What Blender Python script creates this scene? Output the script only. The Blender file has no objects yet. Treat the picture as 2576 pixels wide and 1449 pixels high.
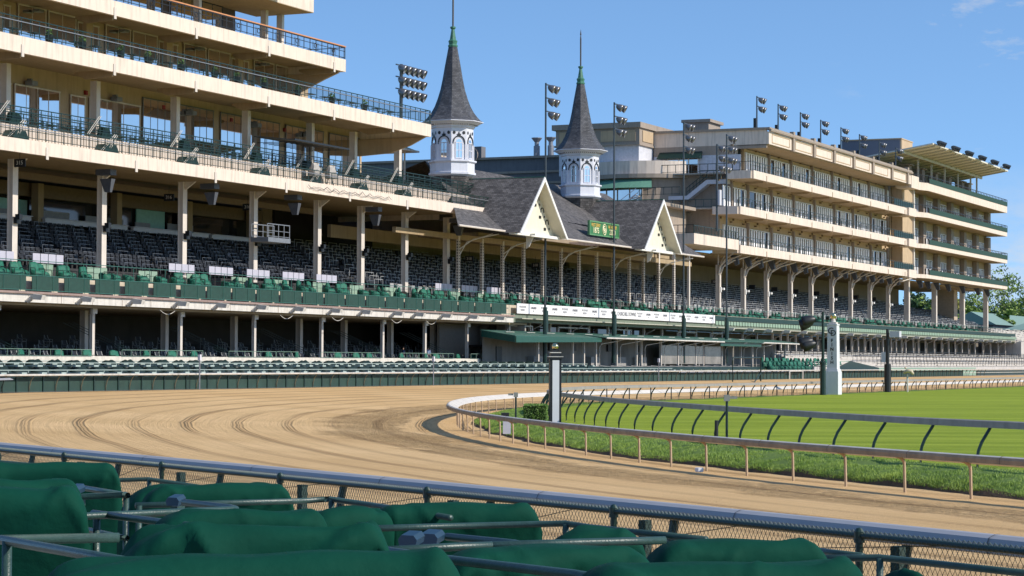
import bpy, bmesh, math, random
import numpy as np
from mathutils import Vector, Matrix, noise
random.seed(7)
R_=math.radians; PI=math.pi
SC=bpy.context.scene
COL=bpy.context.collection
# ---------------------------------------------------------------- camera
F=5840.0; W0=2576.0; H0=1449.0; CAMZ=3.3
PITCH=math.atan(185.5/F); ROLL=.004
cam=bpy.data.cameras.new('camera'); co=bpy.data.objects.new('camera',cam); COL.objects.link(co)
cam.sensor_width=36; cam.lens=36*F/W0; cam.clip_start=.5; cam.clip_end=6000
CM=Matrix.Rotation(PI/2+PITCH,3,'X')@Matrix.Rotation(ROLL,3,'Z')
co.matrix_world=Matrix.Translation((0,0,CAMZ))@CM.to_4x4()
SC.camera=co
# ---------------------------------------------------------------- light
SC.view_settings.view_transform='Standard'; SC.view_settings.look='None'
SC.view_settings.exposure=0; SC.view_settings.gamma=1
SUN_EL=R_(36); SUN_H=Vector((.928,-.371,0)).normalized()
SUN=Vector((SUN_H.x*math.cos(SUN_EL),SUN_H.y*math.cos(SUN_EL),math.sin(SUN_EL)))
sl=bpy.data.lights.new('sun','SUN'); sl.energy=5.0; sl.angle=R_(.5); sl.color=(1,.93,.82)
so=bpy.data.objects.new('sun',sl); COL.objects.link(so)
so.rotation_euler=SUN.to_track_quat('Z','Y').to_euler(); so.location=(60,-60,90)
wd=bpy.data.worlds.new('World'); SC.world=wd; wd.use_nodes=True
nt=wd.node_tree; nt.nodes.clear()
def nn(t,ty,**k):
    n=t.nodes.new(ty)
    for a,b in k.items(): setattr(n,a,b)
    return n
sky=nn(nt,'ShaderNodeTexSky',sky_type='NISHITA'); sky.sun_disc=False
sky.sun_elevation=SUN_EL; sky.sun_rotation=math.atan2(SUN.x,SUN.y)
sky.air_density=1.0; sky.dust_density=.25; sky.ozone_density=3.0; sky.altitude=0
tcs=nn(nt,'ShaderNodeTexCoord'); mps=nn(nt,'ShaderNodeMapping'); mps.inputs['Scale'].default_value=(1,1,1.7); mps.inputs['Location'].default_value=(0,0,.13)
nrm=nn(nt,'ShaderNodeVectorMath',operation='NORMALIZE'); nt.links.new(tcs.outputs['Generated'],mps.inputs[0]); nt.links.new(mps.outputs[0],nrm.inputs[0]); nt.links.new(nrm.outputs[0],sky.inputs[0])
bg=nn(nt,'ShaderNodeBackground'); bg.inputs[1].default_value=.135
out=nn(nt,'ShaderNodeOutputWorld')
tc=nn(nt,'ShaderNodeTexCoord'); sep=nn(nt,'ShaderNodeSeparateXYZ'); nt.links.new(tc.outputs['Generated'],sep.inputs[0])
mp=nn(nt,'ShaderNodeMapping'); mp.inputs['Scale'].default_value=(14,14,40); mp.inputs['Location'].default_value=(3.1,.4,2.2)
nt.links.new(tc.outputs['Generated'],mp.inputs[0])
nz=nn(nt,'ShaderNodeTexNoise'); nz.inputs['Scale'].default_value=1.6; nz.inputs['Detail'].default_value=9; nz.inputs['Roughness'].default_value=.62
nt.links.new(mp.outputs[0],nz.inputs[0])
# wisps: thin everywhere, a bank of cloud low on the right of the view
r1=nn(nt,'ShaderNodeValToRGB'); r1.color_ramp.elements[0].position=.62; r1.color_ramp.elements[1].position=.74
nt.links.new(nz.outputs[0],r1.inputs[0])
def mth(op,a,b=None,c=None):
    m=nn(nt,'ShaderNodeMath',operation=op)
    for i,v in enumerate((a,b,c)):
        if v is None: continue
        if isinstance(v,(int,float)): m.inputs[i].default_value=v
        else: nt.links.new(v,m.inputs[i])
    return m.outputs[0]
azr=mth('DIVIDE',sep.outputs[0],mth('MAXIMUM',sep.outputs[1],.05))      # tangent of azimuth
mr=nn(nt,'ShaderNodeMapRange'); mr.inputs[1].default_value=.17; mr.inputs[2].default_value=.24; nt.links.new(azr,mr.inputs[0])
mr2=nn(nt,'ShaderNodeMapRange'); mr2.inputs[1].default_value=.085; mr2.inputs[2].default_value=.045; nt.links.new(sep.outputs[2],mr2.inputs[0])
mr3=nn(nt,'ShaderNodeMapRange'); mr3.inputs[1].default_value=.135; mr3.inputs[2].default_value=.18; nt.links.new(azr,mr3.inputs[0])
bank=mth('MULTIPLY',mr.outputs[0],mr2.outputs[0])
r2=nn(nt,'ShaderNodeValToRGB'); r2.color_ramp.elements[0].position=.36; r2.color_ramp.elements[1].position=.55
nt.links.new(nz.outputs[0],r2.inputs[0])
m2=mth('MULTIPLY',bank,r2.outputs[0])
cm=mth('MINIMUM',mth('ADD',mth('MULTIPLY',mth('MULTIPLY',r1.outputs[0],mr3.outputs[0]),.45),mth('MULTIPLY',m2,.85)),1.0)
mx=nn(nt,'ShaderNodeMix',data_type='RGBA'); nt.links.new(cm,mx.inputs[0])
hsv=nn(nt,'ShaderNodeHueSaturation'); hsv.inputs['Saturation'].default_value=1.0; hsv.inputs['Value'].default_value=1.0
gain=nn(nt,'ShaderNodeMix',data_type='RGBA',blend_type='MULTIPLY'); gain.inputs[0].default_value=1; gain.inputs[7].default_value=(1.28,1.50,1.60,1)
nt.links.new(sky.outputs[0],gain.inputs[6]); nt.links.new(gain.outputs[2],hsv.inputs['Color']); nt.links.new(hsv.outputs[0],mx.inputs[6])
mx.inputs[7].default_value=(5.3,5.4,5.6,1)
nt.links.new(mx.outputs[2],bg.inputs[0]); nt.links.new(bg.outputs[0],out.inputs[0])

# ---------------------------------------------------------------- frames
TH=math.atan(2600/5840.)
DS=Vector((math.sin(TH),math.cos(TH),0)); DN=Vector((-math.cos(TH),math.sin(TH),0)); ROTZ=PI/2-TH
def W(s,t,z): return DS*s+DN*t+Vector((0,0,z))

# ---------------------------------------------------------------- materials
MT={}
def mat(name,col,rough=.6,metal=0,var=.12,scale=3.,bump=.0,bscale=40.,streak=0,spec=.5,col2=None,dirt=0):
    if name in MT: return MT[name]
    m=bpy.data.materials.new(name); m.use_nodes=True; t=m.node_tree; b=t.nodes['Principled BSDF']
    b.inputs['Roughness'].default_value=rough; b.inputs['Metallic'].default_value=metal
    b.inputs['Specular IOR Level'].default_value=spec
    tc=t.nodes.new('ShaderNodeTexCoord'); mp=t.nodes.new('ShaderNodeMapping'); t.links.new(tc.outputs['Object'],mp.inputs[0])
    if streak: mp.inputs['Scale'].default_value=(1,1,1/streak)
    n=t.nodes.new('ShaderNodeTexNoise'); n.inputs['Scale'].default_value=scale; n.inputs['Detail'].default_value=6; n.inputs['Roughness'].default_value=.6
    t.links.new(mp.outputs[0],n.inputs[0])
    r=t.nodes.new('ShaderNodeValToRGB'); r.color_ramp.elements[0].position=.3; r.color_ramp.elements[1].position=.7
    c=np.array(col[:3]); c2=np.array(col2[:3]) if col2 is not None else c*(1+var)
    lo=c*(1-var) if col2 is None else c
    r.color_ramp.elements[0].color=(*lo,1); r.color_ramp.elements[1].color=(*np.minimum(c2,.95),1)
    t.links.new(n.outputs[0],r.inputs[0])
    cout=r.outputs[0]
    if dirt:
        n3=t.nodes.new('ShaderNodeTexNoise'); n3.inputs['Scale'].default_value=1.3; n3.inputs['Detail'].default_value=8
        mp3=t.nodes.new('ShaderNodeMapping'); mp3.inputs['Scale'].default_value=(2.2,2.2,.25); t.links.new(tc.outputs['Object'],mp3.inputs[0]); t.links.new(mp3.outputs[0],n3.inputs[0])
        r3=t.nodes.new('ShaderNodeValToRGB'); r3.color_ramp.elements[0].position=.48; r3.color_ramp.elements[1].position=.75
        r3.color_ramp.elements[0].color=(0,0,0,1); r3.color_ramp.elements[1].color=(dirt,dirt,dirt,1); t.links.new(n3.outputs[0],r3.inputs[0])
        mx=t.nodes.new('ShaderNodeMix'); mx.data_type='RGBA'; t.links.new(r3.outputs[0],mx.inputs[0]); t.links.new(cout,mx.inputs[6]); mx.inputs[7].default_value=(*(c*.35),1); cout=mx.outputs[2]
    t.links.new(cout,b.inputs['Base Color'])
    if bump:
        n2=t.nodes.new('ShaderNodeTexNoise'); n2.inputs['Scale'].default_value=bscale; n2.inputs['Detail'].default_value=5; t.links.new(tc.outputs['Object'],n2.inputs[0])
        bp=t.nodes.new('ShaderNodeBump'); bp.inputs['Strength'].default_value=bump; bp.inputs['Distance'].default_value=.05
        t.links.new(n2.outputs[0],bp.inputs['Height']); t.links.new(bp.outputs[0],b.inputs['Normal'])
    MT[name]=m; return m
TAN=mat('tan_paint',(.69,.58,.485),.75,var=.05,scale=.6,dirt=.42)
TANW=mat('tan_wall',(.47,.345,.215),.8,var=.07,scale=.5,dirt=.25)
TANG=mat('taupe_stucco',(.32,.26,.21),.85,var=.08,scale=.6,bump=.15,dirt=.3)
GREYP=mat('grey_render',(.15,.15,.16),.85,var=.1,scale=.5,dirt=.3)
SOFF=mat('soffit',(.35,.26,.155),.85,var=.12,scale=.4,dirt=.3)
COLW=mat('column_paint',(.62,.55,.48),.6,var=.06,scale=1.5,dirt=.25)
WHITE=mat('white_paint',(.74,.73,.71),.5,var=.05,scale=2,dirt=.25)
OFFW=mat('weathered_white',(.62,.58,.52),.6,var=.1,scale=2,dirt=.45)
LGREY=mat('pale_panel',(.55,.54,.58),.5,var=.06)
PGREEN=mat('pale_green_panel',(.24,.34,.25),.7,var=.06,dirt=.2)
GREEN=mat('green_paint',(.012,.075,.052),.4,var=.15)
DGREEN=mat('dark_green_steel',(.006,.026,.020),.4,var=.2)
BLACK=mat('black_steel',(.012,.013,.015),.45,var=.2)
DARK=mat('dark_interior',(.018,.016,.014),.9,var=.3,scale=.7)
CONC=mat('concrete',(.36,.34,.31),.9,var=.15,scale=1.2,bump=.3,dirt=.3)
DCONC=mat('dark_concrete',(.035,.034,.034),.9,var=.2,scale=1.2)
SEATD=mat('slate_seat',(.012,.014,.020),.6,var=.3,scale=2)
STEEL=mat('dull_steel',(.22,.23,.25),.45,.3,var=.15,dirt=.2)
POLE=mat('pole_steel',(.055,.065,.07),.35,.2,var=.15)
LAMPM=mat('lamp_housing',(.20,.20,.21),.35,.6,var=.15)
SPEAK=mat('speaker_grey',(.075,.08,.095),.6,var=.15)
GOLD=mat('gold_ball',(.72,.60,.33),.12,1.0,var=.05)
COPPER=mat('green_copper',(.05,.17,.11),.55,var=.3,scale=4)
RED=mat('red_box',(.25,.01,.01),.5)
WOOD=mat('orange_wood_rail',(.55,.24,.10),.5,var=.1)
BLUEB=mat('blue_plate',(.018,.050,.085),.35,var=.1)
def shingle(name,col,sc,col2):
    m=bpy.data.materials.new(name); m.use_nodes=True; t=m.node_tree; b=t.nodes['Principled BSDF']; b.inputs['Roughness'].default_value=.75
    uv=t.nodes.new('ShaderNodeUVMap'); br=t.nodes.new('ShaderNodeTexBrick'); t.links.new(uv.outputs[0],br.inputs[0])
    br.inputs['Scale'].default_value=sc; br.inputs['Color1'].default_value=(*col,1); br.inputs['Color2'].default_value=(*col2,1)
    br.inputs['Mortar'].default_value=(*[c*.35 for c in col],1); br.inputs['Mortar Size'].default_value=.025; br.inputs['Brick Width'].default_value=.6; br.inputs['Row Height'].default_value=.34
    n=t.nodes.new('ShaderNodeTexNoise'); n.inputs['Scale'].default_value=1.1; n.inputs['Detail'].default_value=7; t.links.new(uv.outputs[0],n.inputs[0])
    mx=t.nodes.new('ShaderNodeMix'); mx.data_type='RGBA'; mx.blend_type='MULTIPLY'; mx.inputs[0].default_value=.8
    r=t.nodes.new('ShaderNodeValToRGB'); r.color_ramp.elements[0].color=(.45,.45,.45,1); r.color_ramp.elements[0].position=.3; r.color_ramp.elements[1].position=.65; t.links.new(n.outputs[0],r.inputs[0])
    t.links.new(br.outputs[0],mx.inputs[6]); t.links.new(r.outputs[0],mx.inputs[7]); t.links.new(mx.outputs[2],b.inputs['Base Color'])
    bp=t.nodes.new('ShaderNodeBump'); bp.inputs['Strength'].default_value=.6; bp.inputs['Distance'].default_value=.05; bp.invert=True
    t.links.new(br.outputs['Fac'],bp.inputs['Height']); t.links.new(bp.outputs[0],b.inputs['Normal']); MT[name]=m; return m
ROOF=shingle('roof_shingle',(.080,.072,.070),1.3,(.17,.155,.15))
SLATE=shingle('spire_slate',(.055,.058,.072),2.0,(.125,.125,.14))
def glassm(name,col,metal,rough):
    m=mat(name,col,rough,metal,var=.04,scale=.3,spec=.8); return m
GLASS=glassm('window_glass',(.74,.71,.68),1.0,.03)
DGLASS=glassm('dark_suite_glass',(.020,.022,.024),.0,.05)
TEAL=mat('teal_interior_light',(.20,.42,.38),.4)
def fabric():
    m=bpy.data.materials.new('green_cover_cloth'); m.use_nodes=True; t=m.node_tree; b=t.nodes['Principled BSDF']
    b.inputs['Roughness'].default_value=.8; b.inputs['Specular IOR Level'].default_value=.12
    tc=t.nodes.new('ShaderNodeTexCoord'); n=t.nodes.new('ShaderNodeTexNoise'); n.inputs['Scale'].default_value=3; n.inputs['Detail'].default_value=8; t.links.new(tc.outputs['Object'],n.inputs[0])
    r=t.nodes.new('ShaderNodeValToRGB'); r.color_ramp.elements[0].color=(.0008,.030,.018,1); r.color_ramp.elements[1].color=(.0015,.058,.035,1); t.links.new(n.outputs[0],r.inputs[0]); t.links.new(r.outputs[0],b.inputs['Base Color'])
    w=t.nodes.new('ShaderNodeTexNoise'); w.inputs['Scale'].default_value=260; t.links.new(tc.outputs['Object'],w.inputs[0])
    w2=t.nodes.new('ShaderNodeTexNoise'); w2.inputs['Scale'].default_value=7; w2.inputs['Detail'].default_value=4; t.links.new(tc.outputs['Object'],w2.inputs[0])
    b1=t.nodes.new('ShaderNodeBump'); b1.inputs['Strength'].default_value=.25; b1.inputs['Distance'].default_value=.05; t.links.new(w2.outputs[0],b1.inputs['Height'])
    b2=t.nodes.new('ShaderNodeBump'); b2.inputs['Strength'].default_value=.3; b2.inputs['Distance'].default_value=.002; t.links.new(w.outputs[0],b2.inputs['Height']); t.links.new(b1.outputs[0],b2.inputs['Normal']); t.links.new(b2.outputs[0],b.inputs['Normal'])
    return m
CLOTH=fabric()
CLOTH2=mat('green_cover_far',(.006,.110,.068),.7,var=.35,scale=4)

# ---------------------------------------------------------------- mesh builder
class MB:
    def __init__(s): s.v=[]; s.f=[]; s.m=[]; s.uv=[]
    def add(s,vs,fs,mi=0):
        o=len(s.v); s.v+= [tuple(v) for v in vs]; s.f+=[tuple(i+o for i in f) for f in fs]; s.m+=[mi]*len(fs); return s
    def box(s,a,b,mi=0):
        x0,y0,z0=[min(p,q) for p,q in zip(a,b)]; x1,y1,z1=[max(p,q) for p,q in zip(a,b)]
        return s.add([(x0,y0,z0),(x1,y0,z0),(x1,y1,z0),(x0,y1,z0),(x0,y0,z1),(x1,y0,z1),(x1,y1,z1),(x0,y1,z1)],
            [(0,3,2,1),(4,5,6,7),(0,1,5,4),(1,2,6,5),(2,3,7,6),(3,0,4,7)],mi)
    def quad(s,*p,mi=0): return s.add(p,[tuple(range(len(p)))],mi)
    def bar(s,p0,p1,r,n=4,mi=0,r2=None,rot=PI/4):
        p0=Vector(p0);p1=Vector(p1);d=p1-p0
        if d.length<1e-6: return s
        d.normalize(); u=d.orthogonal() if abs(d.z)>.9 else d.cross(Vector((0,0,1))); u.normalize(); w=d.cross(u)
        r2=r if r2 is None else r2; vs=[]
        for p,rr in ((p0,r),(p1,r2)):
            for k in range(n):
                a=2*PI*k/n+rot; vs.append(p+u*(rr*math.cos(a))+w*(rr*math.sin(a)))
        return s.add(vs,[(k,(k+1)%n,n+(k+1)%n,n+k) for k in range(n)]+[tuple(range(n-1,-1,-1)),tuple(range(n,2*n))],mi)
    def path(s,pts,r,n=4,mi=0):
        for a,b in zip(pts[:-1],pts[1:]): s.bar(a,b,r,n,mi)
        return s
    def tube(s,pts,r,n=8,mi=0,cap=True):      # mitred continuous tube
        pts=[Vector(p) for p in pts]; vs=[]; N=len(pts); up=Vector((0,0,1))
        rr=r if isinstance(r,(list,tuple)) else [r]*N
        for i,p in enumerate(pts):
            d=(pts[min(i+1,N-1)]-pts[max(i-1,0)]).normalized()
            u=d.cross(up); 
            if u.length<.05: u=d.cross(Vector((1,0,0)))
            u.normalize(); w=u.cross(d)
            for k in range(n):
                a=2*PI*k/n; vs.append(p+u*(rr[i]*math.cos(a))+w*(rr[i]*math.sin(a)))
        fs=[(i*n+k,i*n+(k+1)%n,(i+1)*n+(k+1)%n,(i+1)*n+k) for i in range(N-1) for k in range(n)]
        if cap: fs+=[tuple(range(n-1,-1,-1)),tuple(range((N-1)*n,N*n))]
        return s.add(vs,fs,mi)
    def lathe(s,prof,c,n=12,rot=0,mi=0,cap=True):   # prof [(r,z)], centre (x,y,z)
        vs=[]; N=len(prof)
        for r,z in prof:
            for k in range(n):
                a=2*PI*k/n+rot; vs.append((c[0]+r*math.cos(a),c[1]+r*math.sin(a),c[2]+z))
        fs=[(i*n+k,i*n+(k+1)%n,(i+1)*n+(k+1)%n,(i+1)*n+k) for i in range(N-1) for k in range(n)]
        if cap: fs+=[tuple(range(n-1,-1,-1)),tuple(range((N-1)*n,N*n))]
        return s.add(vs,fs,mi)
    def prism(s,poly,d,mi=0):       # poly: 3D points, extruded by vector d
        n=len(poly); a=[Vector(p) for p in poly]; b=[p+Vector(d) for p in a]
        return s.add(a+b,[tuple(range(n-1,-1,-1)),tuple(range(n,2*n))]+[(k,(k+1)%n,n+(k+1)%n,n+k) for k in range(n)],mi)
    def sweep(s,curve,sect,mi=0,closed_sect=True):   # curve: [(pos,outward)], sect:[(o,z)]
        vs=[]; n=len(sect); N=len(curve)
        for p,o in curve:
            for a,z in sect: vs.append(p+o*a+Vector((0,0,z)))
        fs=[]
        for i in range(N-1):
            for k in range(n if closed_sect else n-1):
                fs.append((i*n+k,i*n+(k+1)%n,(i+1)*n+(k+1)%n,(i+1)*n+k))
        if closed_sect: fs+=[tuple(range(n-1,-1,-1)),tuple(range((N-1)*n,N*n))]
        return s.add(vs,fs,mi)
ORG={}
def setp(o,label=None,cat=None,group=None,kind=None):
    if label: o['label']=label
    if cat: o['category']=cat
    if group: o['group']=group
    if kind: o['kind']=kind
    return o
def thing(name,label,cat,org=(0,0,0),group=None,frame=True,rz=0):
    o=bpy.data.objects.new(name,None); COL.objects.link(o); o.empty_display_size=.3
    if frame: o.location=W(*org); o.rotation_euler=(0,0,ROTZ+rz)
    else: o.location=org; o.rotation_euler=(0,0,rz)
    ORG[o.name]=Vector(org); setp(o,label,cat,group); return o
def mesh_of(name,mb,org,mats,smooth=False,uvscale=None):
    me=bpy.data.meshes.new(name)
    me.from_pydata([tuple(Vector(v)-org) for v in mb.v],[],mb.f)
    for m in mats: me.materials.append(m)
    if len(mats)>1: me.polygons.foreach_set('material_index',mb.m)
    if smooth: me.polygons.foreach_set('use_smooth',[True]*len(me.polygons))
    if uvscale is not None:
        uv=me.uv_layers.new(name='UVMap')
        for p in me.polygons:
            n=p.normal; ax=Vector((0,0,1)).cross(n)
            if ax.length<.05: ax=Vector((1,0,0))
            ax.normalize(); ay=n.cross(ax)
            for li in p.loop_indices:
                c=me.vertices[me.loops[li].vertex_index].co; uv.data[li].uv=(c.dot(ax)*uvscale,c.dot(ay)*uvscale)
    me.update(); return me
EACH={'bracket','white_panel','expansion_joint','end_bracket','pale_panel','aisle_panel','window_drape','lit_room','counter','wall_screen','roof_column','parapet_pier','speaker_cluster','vent_cap','dark_doorway','parapet_moulding','recessed_panel','planter_wall','stair_landing','balustrade_block','beam','wall','roof_box','stair_rail','handrail','loose_cable','terrace_step','mullion','baluster','leg','upper_box','canopy_rib','front_panel','wood_beam','green_wall','dark_wall','roof','support','screen_panel','white_window_frame','wall_lamp','relief_moulding','downpipe','cornice','upper_cornice','box_floor','green_valance','ceiling','pole','clamp'}
def clusters(mb,gap=.12):
    par=list(range(len(mb.v)))
    def fd(a):
        while par[a]!=a: par[a]=par[par[a]]; a=par[a]
        return a
    for f in mb.f:
        r=fd(f[0])
        for i in f[1:]: par[fd(i)]=r
    g={}
    for k,f in enumerate(mb.f): g.setdefault(fd(f[0]),[]).append(k)
    L=[]
    for fs in g.values():
        P=[mb.v[i] for k in fs for i in mb.f[k]]
        L.append([fs,[min(p[a] for p in P)-gap for a in range(3)],[max(p[a] for p in P)+gap for a in range(3)]])
    ch=True
    while ch:
        ch=False; out=[]
        for c in L:
            for o in out:
                if all(c[1][a]<=o[2][a] and c[2][a]>=o[1][a] for a in range(3)):
                    o[0]=o[0]+c[0]; o[1]=[min(o[1][a],c[1][a]) for a in range(3)]; o[2]=[max(o[2][a],c[2][a]) for a in range(3)]; ch=True; break
            else: out.append(c)
        L=out
    res=[]
    for fs,_,_ in L:
        m=MB(); mp={}
        for k in sorted(fs):
            f=[]
            for i in mb.f[k]:
                if i not in mp: mp[i]=len(m.v); m.v.append(mb.v[i])
                f.append(mp[i])
            m.f.append(tuple(f)); m.m.append(mb.m[k])
        res.append(m)
    return res
def part(name,mb,mats,parent,smooth=False,uvscale=None,label=None,kind=None,local=False):
    if name in EACH and kind is None and 1<len(mb.f)<6000:
        cl=clusters(mb)
        if 1<len(cl)<=100: return [part1(name,m,mats,parent,smooth,uvscale,label,kind,local) for m in cl][0]
        if len(cl)>100: kind='stuff'
    return part1(name,mb,mats,parent,smooth,uvscale,label,kind,local)
def part1(name,mb,mats,parent,smooth=False,uvscale=None,label=None,kind=None,local=False):
    if not isinstance(mats,(list,tuple)): mats=[mats]
    r=parent
    while r.parent: r=r.parent
    org=Vector((0,0,0)) if local else ORG[r.name]
    o=bpy.data.objects.new(name,mesh_of(name,mb,org,mats,smooth,uvscale)); COL.objects.link(o); o.parent=parent
    if label: o['label']=label
    if kind: o['kind']=kind
    return o
def solo(name,mb,mats,label,cat,org=(0,0,0),group=None,frame=True,smooth=False,uvscale=None,kind=None):
    if not isinstance(mats,(list,tuple)): mats=[mats]
    o=bpy.data.objects.new(name,mesh_of(name,mb,Vector(org),mats,smooth,uvscale)); COL.objects.link(o)
    if frame: o.location=W(*org); o.rotation_euler=(0,0,ROTZ)
    else: o.location=org
    ORG[o.name]=Vector(org); setp(o,label,cat,group,kind); return o
def dup(root,loc,rz=None,label=None,group=None,scale=None):
    r=root.copy(); COL.objects.link(r); r.location=loc
    if rz is not None: r.rotation_euler=(0,0,rz)
    if scale: r.scale=scale
    if label: r['label']=label
    if group: r['group']=group
    for ch in list(root.children):
        c=ch.copy(); COL.objects.link(c); c.parent=r
        for g in ch.children:
            d=g.copy(); COL.objects.link(d); d.parent=c
    return r
def text_mesh(txt,size,extr=.0,align='CENTER',sx=1.0,off=0.0):
    c=bpy.data.curves.new('lettering','FONT'); c.body=txt; c.size=size; c.align_x=align; c.align_y='CENTER'; c.extrude=extr; c.resolution_u=3; c.offset=off
    o=bpy.data.objects.new('tmp',c); COL.objects.link(o)
    dg=bpy.context.evaluated_depsgraph_get(); me=bpy.data.meshes.new_from_object(o.evaluated_get(dg))
    bpy.data.objects.remove(o); bpy.data.curves.remove(c)
    for v in me.vertices: v.co.x*=sx
    return me
def lettering(name,txt,size,m,parent,loc,rot=(PI/2,0,0),sx=1.0,off=0.0,extr=.004,label=None):
    me=text_mesh(txt,size,extr,sx=sx,off=off); me.materials.clear(); me.materials.append(m)
    o=bpy.data.objects.new(name,me); COL.objects.link(o); o.parent=parent
    r=parent
    while r.parent: r=r.parent
    o.location=Vector(loc)-ORG[r.name]; o.rotation_euler=rot
    if label: o['label']=label
    return o
ORDN=['first','second','third','fourth','fifth','sixth','seventh','eighth','ninth','tenth','eleventh','twelfth','thirteenth','fourteenth','fifteenth','sixteenth','seventeenth','eighteenth','nineteenth']
TENS={2:'twent',3:'thirt',4:'fort',5:'fift',6:'sixt',7:'sevent',8:'eight',9:'ninet'}
def ordn(k):           # k from 1
    if k<20: return ORDN[k-1]
    if k>=100: return 'hundred and '+ordn(k-100) if k>100 else 'hundredth'
    t,u=divmod(k,10); return TENS[t]+('ieth' if u==0 else 'y-'+ORDN[u-1])

# ---------------------------------------------------------------- curves of the course
def catmull(P,n=10):
    P=[Vector((*p,0)) for p in P]; P=[P[0]*2-P[1]]+P+[P[-1]*2-P[-2]]; o=[]
    for i in range(1,len(P)-2):
        a,b,c,d=P[i-1:i+3]
        for k in range(n):
            t=k/n; o.append(.5*((2*b)+(c-a)*t+(2*a-5*b+4*c-d)*t*t+(3*b-a-3*c+d)*t**3))
    o.append(P[-2]); return o
def resample(P,step):
    L=[0]
    for a,b in zip(P[:-1],P[1:]): L.append(L[-1]+(b-a).length)
    xs=np.arange(0,L[-1],step); A=np.array([tuple(p) for p in P])
    return [Vector((np.interp(x,L,A[:,0]),np.interp(x,L,A[:,1]),0)) for x in xs]
def smooth(P,it=6):
    P=[p.copy() for p in P]
    for _ in range(it):
        Q=[P[0]]+[ (P[i-1]+P[i]*2+P[i+1])/4 for i in range(1,len(P)-1)]+[P[-1]]; P=Q
    return P
def withn(P,flip=1):         # outward = left of travel
    r=[]
    for i,p in enumerate(P):
        d=(P[min(i+1,len(P)-1)]-P[max(i-1,0)]).normalized(); r.append((p,Vector((-d.y,d.x,0))*flip))
    return r
inner_pts=[(44,-14),(35,6),(29,18),(23.4,29),(19.2,38),(15.4,46),(11.86,53.8),(8.85,61.0),(6.15,68.2),(3.9,75.5),(2.1,82),(.5,89),(-.9,96),(-2.1,104),(-3.0,113),(-3.42,122),(-3.38,131),(-2.9,139.5),(-1.95,148),(-.35,156.5),(2.3,166.5)]
for s in list(range(172,300,16))+list(range(300,860,40)): p=W(s,65.2,0); inner_pts.append((p.x,p.y))
INNER=smooth(resample(catmull(inner_pts),1.0),10)
INN=withn(INNER)             # walk near -> far, outward (towards the track) is on the left
def gz(d):                   # height of the dirt above the inner rail's foot, by distance outward
    return .045*min(max(d,0),25)
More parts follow.
